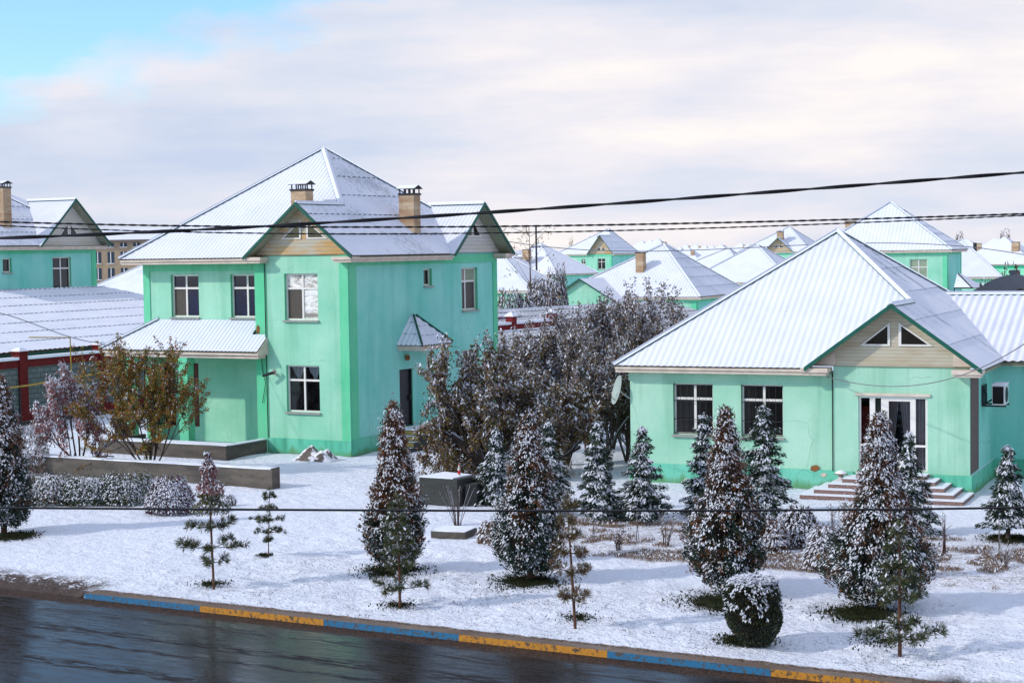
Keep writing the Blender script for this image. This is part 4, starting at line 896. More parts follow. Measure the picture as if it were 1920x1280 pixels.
# two-storey house far behind it
bg_house(corner(1147, 275, -.95), 25, 9.2, 11, 6.75, (-2.6, 5.4, 10.9), 'pale green two-storey house with front gable and twin chimneys in the middle distance', gF=dict(c=-1.75, hw=2.25, kind='corner'), wins=[(-2.4, -1.1, 4.4, 6.1, WD), (-5.2, -4.5, 5.2, 6.0, WD)], chim=[(-3.3, 3.6, .9, .7, 8.3, 9.6), (-5.2, 5, .9, .7, 8.3, 9.5)], per=.3, mats=('roof_snow', 'roof_snow'))
# right two-storey house
bg_house(corner(1776, 137, -.42), 24.5, 10.4, 6.2, 6.72, (-5.2, 3.4, 10.75), 'green two-storey house with pyramid roof behind the bungalow ridge on the right', wins=[(-2.95, -1.55, 4.05, 6.05, 'curtain_green')], chim=[(-8.6, 3.9, .8, .7, 7.6, 9.25)], per=.3, hood=False)
t = empty('door_canopy', corner(1792, 136.5, 3.35), 24.5, 'small snowy door canopy on the side wall of the right two-storey house', 'canopy')
m = MB(); slope(m, [(0, -.8, 0), (1.5, -.8, 0), (.2, .6, 1.1), (0, .6, 1.1)], 'roof_snow', flat=True); slope(m, [(1.5, -.8, 0), (1.9, 2.2, 0), (.2, .9, 1.1), (.2, .6, 1.1)], 'roof_snow', flat=True); m.build('roof', t)
m = MB(); m.tube([(1.4, -.8, 0), (.1, .5, 1.1)], .05, 'iron'); m.tube([(0, -.8, 0), (1.5, -.8, 0)], .05, 'iron'); m.tube([(0.02, -.8, 0), (0.02, -.7, -.9)], .05, 'iron'); m.build('frame', t)
# bungalows
bg_house(corner(1478, 172, -.25), 26, 10.5, 10.5, 3.4, (-5.0, 5.4, 7.3), 'bungalow with bright triangular snow roof just left of the near roof peak', per=.4, flat=True, mats=('roof_snow', 'roof_snow'))
bg_house(corner(992, 150, -.15), 27, 12, 6.2, 3.4, (-6, 6.0, 6.9), 'turquoise bungalow peeking out right behind the two-storey house corner', flat=True, mats=('roof_snow', 'roof_snow'))
I_ = bg_house(corner(1043, 250, -.4), 40, 13, 9, 3.5, (-8.6, 7.0, 8.2), 'turquoise bungalow with small side gable and brown chimney behind the bare tree', gF=dict(c=-7.3, hw=3.1, k=.8, mat='siding_white'), wins=[(-2.9, -1.3, .9, 2.4, WD)], chim=[(-6.7, 1.5, 1.1, .8, 5.6, 7.2)], flat=True, hood=False, mats=('roof_snow', 'roof_snow'))
bg_house(corner(1870, 178, -.15), 15, 9.5, 12, 3.4, (-3.6, 6.4, 7.4), 'bungalow with tall snow roof near the right edge behind the dark shed', flat=True, mats=('roof_snow', 'roof_snow'))
bg_house(corner(1390, 225, -.3), 25, 10.5, 10, 3.4, (-3.4, 5.2, 6.9), 'snow roofed bungalow with orange chimney between two bright roof peaks', gR=dict(c=5.0, hw=2.4, zr=5.6, ext=.2), chim=[(.2, 2.2, .8, .8, 4.2, 6.0)], flat=True, mats=('roof_snow', 'roof_snow'))
bg_house(corner(1516, 262, -.9), 25, 10.5, 10, 6.7, (-4.4, 5.2, 10.6), 'two-storey house with cream gable and orange chimney just left of the big right roof', gF=dict(c=-4.6, hw=2.3, k=.9), chim=[(-4.7, 1.2, .9, .8, 7.9, 9.8)], flat=True, mats=('roof_snow', 'roof_snow'))
# skyline houses
far = [  # px of the corner, distance, storeys, base, colour of the wall side, what it looks like
 (1028, 330, 2, -4.1, 'skyline house with turquoise wall and pale peak left of the pole'), (1068, 345, 2, -4.3, 'skyline house with turquoise wall and small chimney right of the pole'), (1095, 420, 2, -4.5, 'skyline house peeking over the left end of the far two-storey roof'),
 (985, 400, 1, -.9, 'low skyline house beside the gable of the near two-storey house'), (1222, 480, 2, -2.0, 'skyline house, leftmost of three peaks right of the twin chimneys'), (1240, 430, 2, -2.1, 'skyline house, middle of three peaks right of the twin chimneys'), (1262, 360, 2, -2.0, 'skyline house, tallest and nearest of three peaks right of the twin chimneys'),
 (1276, 520, 1, -.5, 'small skyline house with dark eaves right of the three peaks'), (1292, 460, 1, -.6, 'small skyline house with turquoise wall left of a green one'), (1312, 420, 1, -.6, 'small skyline house with green wall above the near bungalow peak'),
 (1338, 600, 1, -.3, 'tiny skyline house in the middle of the far row'), (1356, 520, 1, -.3, 'skyline house with ochre wall in the far row'), (1382, 380, 1, -.2, 'skyline house with long green wall and bright roof'), (1404, 640, 1, .3, 'tiny skyline house right of the long green wall'),
 (1422, 560, 1, 0, 'tiny skyline house above the bright triangular roof'), (1446, 700, 1, .5, 'farthest skyline house left of the cream gable'), (1836, 420, 1, .3, 'small skyline house at the foot of the right two-storey roof'), (1862, 300, 1, .1, 'skyline house with pale roof over the right bungalow'),
 (1905, 330, 1, .2, 'skyline house left of the picture edge with low pale roof'), (1935, 240, 1, .3, 'skyline house cut by the right edge with steep roof'), (1890, 520, 1, .6, 'tiny skyline house between bare trees on the right'), (1100, 620, 1, 0, 'distant roof behind the left end of the twin chimney house'),
 (1322, 700, 1, .2, 'distant pale roof at the very horizon above the green wall'), (1366, 760, 1, .2, 'distant pale roof at the horizon right of the ochre wall'), (1462, 480, 1, -.2, 'distant roof with small chimney left of the cream gable'), (1300, 800, 1, .3, 'farthest pale roof above the turquoise skyline wall')]
def far_kinds():
    protos = {}
    for st, col in ((1, 'grn_far'), (2, 'grn_far'), (1, 'yellow_wall')):
        key = (st, col); e = 3.4 if st == 1 else 6.7; z = e+3.9; H = empty('skyline_house', (0, 0, 0), 26); w = MB(); w.box(-9.5, 0, 0, 9.5, 0, e, col); w.box(-9.53, .03, -.03, 9.53, e-.6, e-.02, 'grn_far_band'); w.build('wall', H)
        for a, b in ((-2.8, -1.5), (-7, -5.6)):
            q = MB(); q.box(a, b, -.06, -.035, e-2.3, e-.8, 'far_glass'); q.build('window', H)
        q = MB(); q.box(.035, .06, 3, 4.3, e-2.3, e-.8, 'far_glass'); q.build('window', H)
        r = MB(); slope(r, [(-10, -.5, e), (.5, -.5, e), (-4.75, 4.75, z)], 'roof_snow', flat=True); slope(r, [(.5, -.5, e), (.5, 10, e), (-4.75, 4.75, z)], 'roof_snow', flat=True); slope(r, [(-10, -.5, e), (-10, 10, e), (-4.75, 4.75, z)], 'roof_snow', flat=True); slope(r, [(.5, 10, e), (-10, 10, e), (-4.75, 4.75, z)], 'roof_snow', flat=True)
        r.box(-9.9, .4, -.4, 9.9, e-.16, e-.06, 'cream'); ro = r.build('roof', H); chimney(ro, -2.6, 2.2, .9, .8, e+1.2, e+3.1, hood=False); protos[key] = H
    return protos
PR = far_kinds(); used = set()
for i, (px, d, st, bz, lb) in enumerate(far):
    key = (st, 'yellow_wall' if 'ochre' in lb else 'grn_far'); P0 = PR[key]
    if key in used:
        h = P0.copy(); COL.objects.link(h)
        for ch in list(P0.children):
            c = ch.copy(); COL.objects.link(c); c.parent = h
            for g in ch.children: q = g.copy(); COL.objects.link(q); q.parent = c
    else: h = P0; used.add(key)
    h.location = corner(px, d, bz); h.rotation_euler = (0, 0, -R(26 + (i*37 % 11) - 5)); k = .9 + .2*((i*53) % 7)/6; h.scale = (k, k, 1); tag(h, lb, 'house', 'pale skyline houses of the settlement')
# long ochre building on the left horizon
t = empty('apartment_building', corner(330, 352, -1.1), 4, 'long ochre building with rows of windows behind the left houses', 'building')
m = MB(); m.box(-46, 6, 0, 12, 0, 10.7, 'yellow_wall'); m.build('wall', t); m = MB(); m.box(-47, 7, -1.2, 13, 10.7, 11.0, 'sheet_edge', top='snow'); slope(m, [(-47, -1.2, 11.02), (7, -1.2, 11.02), (0, 6, 13.3), (-40, 6, 13.3)], 'roof_snow', flat=True); m.build('roof', t)
for i in range(14):
    for z0, z1 in ((9.6, 10.4), (6.3, 8.6), (3.0, 5.3)):
        x = -33+i*2.7; q = MB(); q.box(x, x+1.35, -.06, -.02, z0, z1, 'far_glass'); q.box(x+.6, x+.75, -.12, -.065, z0, z1, 'white_frame'); q.box(x-.1, x+1.45, -.2, -.02, z0-.15, z0-.02, 'white_frame'); q.build('window', t)
# sheds, red fence and dark shed behind the orchard
so_ = at(932, 625, 80); Sm = Matrix.Translation((so_.x, so_.y, 0)) @ Matrix.Rotation(-R(40), 4, 'Z')
def lean_shed(px0, py0, px1, py1, d0, d1, drop, depth, label, z=None):
    """roof whose ridge runs from one ground position to another, falling towards the camera side"""
    a, b = at(px0, py0, d0), at(px1, py1, d1); b.z = a.z; dx = (b-a).normalized(); n = Vector((dx.y, -dx.x, 0)); n = n if n.y < 0 else -n
    yaw = -math.degrees(math.atan2(dx.y, dx.x)); t = empty('shed', (a.x, a.y, 0), yaw, label, 'shed'); L = (b-a).length
    m = MB(); slope(m, [(-4, -depth, a.z-drop), (L+2, -depth, a.z-drop), (L+2, 0, a.z), (-4, 0, a.z)], 'roof_snow_patchy', per=.30, amp=.035, lap=1.1, drop=.04); slope(m, [(-4, depth*.6, a.z-drop*.6), (L+2, depth*.6, a.z-drop*.6), (L+2, 0, a.z), (-4, 0, a.z)], 'roof_snow', flat=True)
    m.tube([(-4, 0, a.z+.04), (L+2, 0, a.z+.04)], .07, 'snow'); m.build('roof', t); m = MB(); m.box(-3.8, L+1.8, -depth+.3, depth*.6-.2, 0, a.z-drop-.15, 'blocks'); m.build('wall', t)
lean_shed(936, 624, 1235, 590, 80, 92, 1.5, 6.5, 'low slate roofed shed with patchy snow right behind the orchard trees')
lean_shed(936, 583, 1210, 560, 99, 110, 1.5, 7, 'slate roofed shed with patchy snow behind the maroon fence')
def maroon_fence():
    d = 92; a = at(932, 612, d); b = at(1035, 597, d+5); t = empty('maroon_fence', (a.x, a.y, 0), -math.degrees(math.atan2(b.y-a.y, b.x-a.x)), 'maroon fence with capped posts and snowy rails between the two slate sheds', 'fence'); L = (b-a).length; z = a.z+.1
    for x in (-2.2, 1.45, L):
        m = MB(); m.box(x-.22, x+.22, -.22, .22, 0, z+.38, 'maroon'); m.hexa([(x-.3, -.3, z+.38), (x+.3, -.3, z+.38), (x+.3, .3, z+.38), (x-.3, .3, z+.38), (x-.08, -.08, z+.6), (x+.08, -.08, z+.6), (x+.08, .08, z+.6), (x-.08, .08, z+.6)], 'snow'); m.build('post', t)
    for x0, x1 in ((-2.2, 1.45), (1.45, L)):
        m = MB(); m.box(x0+.22, x1-.22, -.12, .12, z-.45, z-.05, 'maroon'); m.build('rail', t); m = MB(); m.box(x0+.22, x1-.22, -.17, .17, z-.05, z+.08, 'snow'); m.build('snow_coping', t); m = MB(); m.box(x0+.22, x1-.22, -.1, .1, 0, z-.45, 'concrete'); m.build('panel', t)
    m = MB(); m.box(-2, L, 2.2, 2.4, z-.2, z+.22, 'maroon'); m.box(-2, L, 2.15, 2.45, z+.22, z+.34, 'snow'); m.build('rear_rail', t)
maroon_fence()
t = empty('dark_shed', corner(1832, 125, 0), 8, 'black sheet roofed shed at the right edge behind the bungalow wing', 'shed')
m = MB(); n = 8; y = -4
for i in range(n):
    f0, f1 = i/n, (i+1)/n; z = lambda f: 3.05+1.2*math.sin(math.pi*min(1, f*1.15)); m.face([(f0*7, -3, z(f0)-.6), (f1*7, -3, z(f1)-.6), (f1*7, 3, z(f1)+.25), (f0*7, 3, z(f0)+.25)], 'dark_door')
m.build('roof', t); m = MB(); m.box(.1, 6.9, -2.8, 2.8, 0, 3.0, 'teal_board'); m.box(.05, 7, -3.0, -2.85, 2.2, 2.5, 'teal_board'); m.build('wall', t)
t = empty('roadside_fence', corner(1027, 300, 0), 5, 'small red sheet fence panel on the far street', 'fence'); m = MB(); m.box(0, 3.2, 0, .1, 3.2, 5.0, 'maroon'); m.build('sheet_panel', t); m = MB(); m.box(0, .12, .11, .2, 0, 5, 'iron'); m.box(3.0, 3.12, .11, .2, 0, 5, 'iron'); m.build('post', t)

# ------------------------------------------------------------------ pole and cables
t = empty('utility_pole', corner(1006, 200, 0), 0, 'thin dark utility pole standing behind the bare poplar', 'pole'); m = MB(); p = at(1006, 422, 200); m.tube([(0, 0, 0), (0, 0, p.z)], [.13, .10], 'pole_mat', 8); m.build('shaft', t); m = MB(); m.box(-.5, .5, -.05, .05, p.z-2.6, p.z-2.48, 'pole_mat'); m.build('crossarm', t)
t = empty('utility_pole', corner(1828, 190, 0), 0, 'short dark utility pole on the skyline near the right edge', 'pole'); m = MB(); p = at(1828, 455, 190); m.tube([(0, 0, 0), (0, 0, p.z)], [.22, .2], 'pole_mat', 8); m.build('shaft', t)
def cable(name, pix, d, r, label, twist=0, strands=1, mat='cable', n=260, ends=(-140, 2060), snow=False):
    xs = np.array([p[0] for p in pix], float); ys = np.array([p[1] for p in pix], float); co = np.polyfit(xs, ys, min(3, len(pix)-1)); dd = d if isinstance(d, tuple) else (d, d)
    m = MB(); X = np.linspace(ends[0], ends[1], n); P = [at(x, float(np.polyval(co, x)), dd[0]+(dd[1]-dd[0])*(x-ends[0])/(ends[1]-ends[0])) for x in X]
    if strands == 1: m.tube(P, r, mat, 6)
    else:
        L = 0; arc = [0]
        for a, b in zip(P[:-1], P[1:]): L += (b-a).length; arc.append(L)
        for s in range(strands):
            ph = 2*math.pi*s/strands; m.tube([p + Vector((0, math.cos(ph+2*math.pi*l/twist), math.sin(ph+2*math.pi*l/twist)))*r*.85 for p, l in zip(P, arc)], r, mat, 5)
    if snow: m.tube([p+Vector((0, -.002, r*1.5)) for p in P], r*.7, 'snow', 4)
    return tag(m.build(name), label, 'cable')
cable('power_cable', [(0, 446), (240, 438), (440, 427), (680, 413), (860, 402), (980, 394), (1230, 376), (1500, 356), (1740, 338), (1920, 323)], 14, .0085, 'thickest black cable, climbing from the left roofs to the upper right sky', 1.1, 2, n=420)
cable('twisted_wire', [(0, 416), (240, 421.5), (480, 425), (740, 426), (980, 424), (1280, 419), (1600, 411), (1920, 401)], 15.5, .0052, 'upper one of the two thin twisted wires crossing the roofs', .19, 2, n=1500)
cable('twisted_wire', [(0, 423), (240, 432), (480, 437.5), (740, 438.3), (980, 436), (1280, 429), (1600, 418), (1920, 404)], 16, .0040, 'lower one of the two thin twisted wires crossing the roofs', .19, 2, n=1500)
cable('power_cable', [(0, 951.5), (480, 955), (1000, 957), (1500, 956), (1920, 951)], 12, .0085, 'straight black cable crossing the picture below the houses', n=60)
cable('phone_line', [(-20, 583), (60, 606), (120, 628), (190, 643)], (50, 57), .013, 'thin grey line sagging down to the porch roof corner', n=24, ends=(-60, 190), mat='cable_grey')
cable('phone_line', [(190, 645), (280, 662), (400, 668), (497, 664)], (57.2, 60.6), .013, 'thin grey line hanging along the porch eave', n=24, ends=(190, 497), mat='cable_grey')
cable('phone_line', [(1550, 706), (1600, 718), (1660, 723), (1720, 722), (1780, 711), (1840, 688), (1920, 645)], (48.7, 39), .013, 'thin grey line drooping across the bungalow gable to the right edge', n=40, ends=(1550, 1990), mat='cable_grey')
cable('phone_line', [(955, 455), (1060, 463), (1200, 470), (1330, 471), (1470, 462), (1600, 454), (1920, 478)], 110, .03, 'faint thin line far off over the distant roofs', n=60, ends=(940, 1990), mat='cable_grey')
cable('gas_line', [(990, 556), (1050, 556)], (118, 121), .05, 'thin yellow gas line in front of the shrubs by the plain gable', n=4, ends=(985, 1052), mat='yellow_pipe')

# ------------------------------------------------------------------ vegetation
SNOW = 'snow_clump'
def spray(C_, D_, ln, wd, flat=None):
    """leaf half axes: A along D, B across"""
    n = len(C_); L = (ln*(.7+.6*RNG.random(n)))[:, None]; Wd = (wd*(.7+.6*RNG.random(n)))[:, None]
    A_ = unit(D_)*L*.5; B_ = perp(A_, flat)*Wd*.5; return C_, A_, B_
def snow_pads(C_, out, size, up=.035):
    """small slumped snow pads lying on the outer upper side of the clumps, drawn out along the fall of the twig"""
    n = len(C_); N = unit(out*.75 + UPV*.85 + rv(n)*.40); fall = out*.9 - UPV*.55 + rv(n)*.55; a = unit(fall - N*(fall*N).sum(-1, keepdims=True)); b = np.cross(N, a); s_ = (size*(.45+1.0*RNG.random(n)))[:, None]
    return C_ + N*.02 + UPV*up, a*s_*.66, b*s_*.27
def tree_root(name, px, by, ty, label, cat='tree', group=None, z=0):
    p = gz(px, by); h = (by-ty)*p.y/FPX; t = empty(name, (p.x, p.y, z-.03), RNG.random()*360, label, cat, group); t.rotation_euler = (0, 0, 0); return t, p, h, p.y/FPX
def thuja(px, by, ty, hw, label, cols=('thuja_brown', 'needle_dark', 'thuja_rust'), wts=(.45, .4, .15), prof=None, snow=.62, lean=0, dens=1.0):
    t, p, h, k = tree_root('thuja', px, by, ty, label, 'conifer'); r = hw*k*.93
    prof = prof or (lambda f: np.where(f < .22, .62+.38*np.sin(f/.22*np.pi/2), np.clip((1-f)/.78, 0, 1)**.82*1.0))
    nc = int(1150*dens*h/3.6); f = RNG.beta(1.05, 1.45, nc)*1.0; th = RNG.random(nc)*2*np.pi; lump = 1 + .20*np.sin(th*3+f*9+px) * np.cos(f*17+th*2+px) + .10*RNG.normal(size=nc)
    rho = r*prof(f)*(.62+.40*RNG.random(nc)**.6)*lump; out = np.stack([np.cos(th), np.sin(th), np.zeros(nc)], 1); C0 = out*rho[:, None]; C0[:, 2] = f*h*.92+.30; C0[:, 0] += lean*f*h
    m = 24; C1 = np.repeat(C0, m, 0) + RNG.normal(size=(nc*m, 3))*np.array([.050, .050, .065]) - UPV*.02; O1 = np.repeat(out, m, 0); D1 = O1*.75 + UPV*.75 + rv(nc*m)*.55
    kind = RNG.choice(3, nc, p=wts); hi = f > .55; kind = np.where(hi & (RNG.random(nc) < .45) & (kind == 1), 0, kind); kind = np.where((f < .36) & (RNG.random(nc) < .62), 1, kind); kd = np.repeat(kind, m); sets = []
    for j in range(3):
        q = kd == j; sets.append((*spray(C1[q], D1[q], .085, .026), cols[j]))
    sm = RNG.random(nc) < snow*np.clip(.72+2.2*snoise(th*1.6+9, f*7+4, .55, 31), .12, 1.5); q = np.repeat(sm, 7); Cs = (np.repeat(C0 + out*.03 + UPV*.04, 7, 0) + RNG.normal(size=(nc*7, 3))*np.array([.052, .052, .028]))[q]; Os = np.repeat(out, 7, 0)[q]; fq = RNG.random(len(C1)) < .085; Cs = np.concatenate([Cs, C1[fq]]); Os = np.concatenate([Os, O1[fq]])
    sets.append((*snow_pads(Cs + Os*.03, Os, .048, .02), SNOW)); leaves('crown', sets, t)
    m_ = MB(); m_.tube([(0, 0, -.05), (lean*.3*h, 0, h*.3), (lean*.93*h, 0, h*.93)], [.06*h/3.6+.02, .04, .01], 'bark_red', 7)
    zz = np.linspace(.12, .93, 9); m_.build('trunk', t)
    c = MB(); c.tube([(lean*z*h, 0, .26+z*h*.90) for z in np.linspace(.03, .95, 12)], [max(.01, float(r*prof(np.array(z))*.60)) for z in np.linspace(.03, .95, 12)], 'thuja_core', 12); c.build('dark_core', t)  # solid near-black core added in place of the crown's dark inside
    return t, p, r
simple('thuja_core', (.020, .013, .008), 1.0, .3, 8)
def grass_pit(p, r, n=900, mats=('grass_dark', 'grass_brown'), s=.07):
    a = RNG.random(n)*2*np.pi; q = np.abs(RNG.normal(size=n))*.50*r; q = np.minimum(q, r*1.35); C_ = np.stack([p.x+np.cos(a)*q, p.y+np.sin(a)*q*1.05, np.full(n, .045)], 1); D_ = UPV*.8 + rv(n)*.9; D_[:, 2] = np.abs(D_[:, 2]); k = n//3
    return [(*spray(C_[:k], D_[:k], s, .02), mats[1]), (*spray(C_[k:], D_[k:], s, .025), mats[0])]
PITS = []; DISC = MB()
def pit(px, py, rpx, dense=True):
    p = gz(px, py); r = rpx*p.y/FPX; PITS.extend(grass_pit(p, r, 3800 if dense else 420, s=.09 if dense else .07))
    if dense:
        n = 22; rr = [r*.62*(1+.12*math.sin(i*2.3+px)+.06*math.sin(i*5.1)) for i in range(n)]
        DISC.face([(p.x+math.cos(2*math.pi*i/n)*rr[i], p.y+math.sin(2*math.pi*i/n)*rr[i], .055) for i in range(n)], 'grass_dark')
def spruce(px, by, ty, hw, label, cat='conifer', tiers=None, snow=.75, cols=('needle_dark', 'needle_green'), droop=.18, name='spruce', bare=.12, dens=1.0, tint=None):
    t, p, h, k = tree_root(name, px, by, ty, label, cat); r = hw*k; tiers = tiers or int(h*5.2)+3; cs, ds, os_ = [], [], []; tw = MB(); tw.tube([(0, 0, -.05), (0, 0, h*.5), (0, 0, h*.98)], [.022*h+.015, .013*h+.008, .008], 'bark', 7)
    for i in range(tiers):
        f = bare + (1-bare)*(i+.5*RNG.random())/tiers; z = f*h; R_ = r*(1-f)**.85*1.12 + .05; nb = int(10-5*f)+1; a0 = RNG.random()*6.28
        for j in range(nb):
            a = a0 + 6.283*j/nb + RNG.normal()*.35; L = R_*(.50+.70*RNG.random()); z = min(h*.97, f*h + RNG.normal()*h*.035); out = np.array([math.cos(a), math.sin(a), 0]); side = np.array([-out[1], out[0], 0]); rise = .30*(f) - .05
            n = max(4, int(L/.045*dens)); tt = (np.arange(n)+.5)/n; P_ = out*(tt*L)[:, None] + UPV*(z + rise*L*tt - droop*L*tt**2)[:, None]
            tw.tube([(0, 0, z), tuple(P_[n//2]), tuple(P_[-1])], [.014, .008, .004], 'bark', 4, cap=False)
            for q in range(11):
                w = (RNG.random(n)-.5)*2*(.42*L*(1-tt)+.06); cs.append(P_ + side*w[:, None] + RNG.normal(size=(n, 3))*.024 - UPV*(np.abs(w)*.45+.05*RNG.random(n))[:, None]); ds.append(out[None]*1.0 + side[None]*np.sign(w)[:, None]*.8 - UPV*.45 + rv(n)*.45); os_.append(np.repeat(out[None], n, 0))
    for i in range(int(30*dens)): 
        z = h*(.9+.1*RNG.random()); cs.append(np.array([[RNG.normal()*.02, RNG.normal()*.02, z]])); ds.append(rv(1)*.7+UPV*.6); os_.append(rv(1))
    C_, D_, O_ = np.concatenate(cs), np.concatenate(ds), np.concatenate(os_); n = len(C_); kd = RNG.random(n) < .6; sets = [(*spray(C_[kd], D_[kd], .095, .028), cols[0]), (*spray(C_[~kd], D_[~kd], .095, .028), cols[1])]
    q = RNG.random(n) < snow*.46*np.clip(.8+2.*snoise(C_[:, 0]+9, C_[:, 2]*1.0+C_[:, 1]+9, .22, 5), .1, 1.4); sets.append((*snow_pads(C_[q], O_[q], .068, .028), SNOW)); leaves('crown', sets, t); tw.build('trunk', t); return t, p, r
def young_pine(px, by, ty, label, whorls, tuft=.15, cols=('needle_olive', 'needle_green'), snow=.5, lean=0.0, rs=.018, dense_top=None):
    """whorls: (height fraction, reach in px, number of branches)"""
    t, p, h, k = tree_root('young_pine', px, by, ty, label, 'pine'); m = MB(); cx = lambda z: lean*z; m.tube([(0, 0, -.05), (cx(h*.5), 0, h*.5), (cx(h), 0, h)], [rs, rs*.8, .006], 'bark_red', 7); sets = []; TC, TD = [], []
    for f, reach, nb in whorls:
        z = f*h; a0 = RNG.random()*6.28
        for j in range(nb):
            a = a0+6.283*j/nb+RNG.normal()*.3; L = reach*k*(.42+.38*RNG.random()); o = np.array([math.cos(a), math.sin(a)*.9, 0]); up = .05+.18*RNG.random(); e = np.array([cx(z), 0, z]) + o*L + UPV*L*up
            m.tube([(cx(z), 0, z), tuple(np.array([cx(z), 0, z])+o*L*.5+UPV*L*up*.2), tuple(e)], [.010, .007, .005], 'bark', 4, cap=False); nt_ = 2 + int(L/.10)
            for q in range(nt_):
                s_ = .45+.6*q/nt_; c = np.array([cx(z), 0, z]) + o*L*s_ + UPV*L*up*s_ + RNG.normal(size=3)*.03; TC.append(c); TD.append(unit((o*.7+UPV*.45+RNG.normal(size=3)*.35)[None])[0])
    TC.append(np.array([cx(h), 0, h-.03])); TD.append(np.array([0, 0, 1.])); TC, TD = np.array(TC), np.array(TD); mN = 38; C_ = np.repeat(TC, mN, 0); D_ = unit(np.repeat(TD, mN, 0)*.75 + rv(len(C_))*.8); ln = tuft
    sp_ = spray(C_ + D_*ln*.5 , D_, ln, .011); kd = RNG.random(len(C_)) < .5; sets = [(sp_[0][kd], sp_[1][kd], sp_[2][kd], cols[0]), (sp_[0][~kd], sp_[1][~kd], sp_[2][~kd], cols[1])]
    q = np.repeat(TC, 5, 0)[RNG.random(len(TC)*5) < snow]; q = q + RNG.normal(size=q.shape)*.035 + UPV*.03; sets.append((*snow_pads(q, rv(len(q)), .060, .025), SNOW))
    if dense_top:
        f0, rp, mats_ = dense_top; n = 2600; f = f0+(1.0-f0)*RNG.random(n); g = (f-f0)/(1-f0); a = RNG.random(n)*6.283; rad = rp*k*np.sqrt(RNG.random(n))*(.55+.6*np.abs(np.sin(g*9+1)))*np.clip(1.15-g, .22, 1); C2 = np.stack([np.cos(a)*rad+lean*f*h, np.sin(a)*rad, f*h], 1); D2 = rv(n)*.8+UPV*.4; kk = g > .35
        sets.append((*spray(C2[kk], D2[kk], .085, .03), mats_[0])); sets.append((*spray(C2[~kk], D2[~kk], .085, .03), mats_[1])); q = RNG.random(n) < .5; sets.append((*snow_pads(C2[q], rv(q.sum()), .062, .02), SNOW))
    leaves('crown', sets, t); m.build('trunk', t); return t, p, h
def branches(rng, base, d0, L0, r0, depth, spread=.55, up=.25, kids=(2, 4), shr=.72):
    segs = []; tips = []
    def rec(p, d, L, r, k):
        n = 3; pts = [p]; q = p.copy(); dd = d.copy()
        for i in range(n): dd = dd + rng.normal(size=3)*.16 + UPV*up*.12; dd /= np.linalg.norm(dd); q = q+dd*L/n; pts.append(q.copy())
        segs.append((pts, r, r*.62)); 
        if k <= 1: tips.append((pts, dd))
        if k == 0: return
        for j in range(rng.integers(*kids)):
            s_ = .35+.65*(j+1)/kids[1]; b = pts[min(3, int(s_*3))]; nd_ = dd + rng.normal(size=3)*spread + UPV*up; nd_ /= np.linalg.norm(nd_); rec(b.copy(), nd_, L*shr*(.8+.4*rng.random()), r*.62, k-1)
    rec(np.array(base, float), np.array(d0, float)/np.linalg.norm(d0), L0, r0, depth); return segs, tips
def leafy(name, px, by, ty, label, stems, L0, r0, depth, leafs, per_tip, lsize=.085, cat='tree', group=None, seed=1, spread=.55, up=.25, snow=.5, snow_tw=.7, hang=.3, sx=1.0, kids=(2, 4), shr=.72, tint='twig', fit=None, z=0, core=None, curl=.03, yscale=None):
    """fit = (width px, height px) of the crown in the photograph, used to scale the skeleton"""
    rng = np.random.default_rng(seed); t, p, h, k = tree_root(name, px, by, ty, label, cat, group, z); S_, T_ = [], []
    for d in stems:
        a, b = branches(rng, (0, 0, 0), d, L0*(.85+.3*rng.random()), r0, depth, spread, up, kids, shr); S_ += a; T_ += b
    allp = np.array([q for s_ in S_ for q in s_[0]]); top = np.percentile(allp[:, 2], 99.5); xs = np.percentile(np.abs(allp[:, 0]), 97)
    kz = h/top; kx = (fit*k)/xs if fit else kz; ky = yscale*kx if yscale else kx; sc = np.array([kx, ky, kz]); m = MB(); sn = MB()
    for pts, ra, rb in S_:
        P_ = [tuple(q*sc) for q in pts]; rr = [ra+(rb-ra)*i/3 for i in range(4)]; m.tube(P_, [max(.004, v) for v in rr], tint, 5 if ra > .02 else 3, cap=False)
        if rng.random() < snow_tw: sn.tube([(q[0], q[1], q[2]+max(.004, v)*.9+.004) for q, v in zip(P_, rr)], [max(.004, v)*.75+.004 for v in rr], SNOW, 3, cap=False)
    m.build('trunk', t); sn.build('snow_on_branches', t) if sn.f else None; sets = []
    TP = np.array([pts[i]*sc*(1-u)+pts[i+1]*sc*u for pts, _ in T_ for i in range(3) for u in (.3, .8)]); n = len(TP)*per_tip; C_ = np.repeat(TP, per_tip, 0) + RNG.normal(size=(n, 3))*curl*1.3; D_ = rv(n)*.8 - UPV*hang
    kd = RNG.choice(len(leafs), n, p=np.array([w for _, w in leafs])/sum(w for _, w in leafs))
    zt = (C_[:, 2]/h)
    for j, (mt, w) in enumerate(leafs):
        q = kd == j; sets.append((*spray(C_[q]+unit(D_[q])*lsize*.4, D_[q], lsize, lsize*.52), mt))
    if snow: 
        q = RNG.random(n) < snow*np.clip((zt-.22)*2.4, .06, 1); sets.append((*snow_pads(C_[q], rv(q.sum()), lsize*.9, .02), SNOW))
    leaves('crown', sets, t); return t, p, k
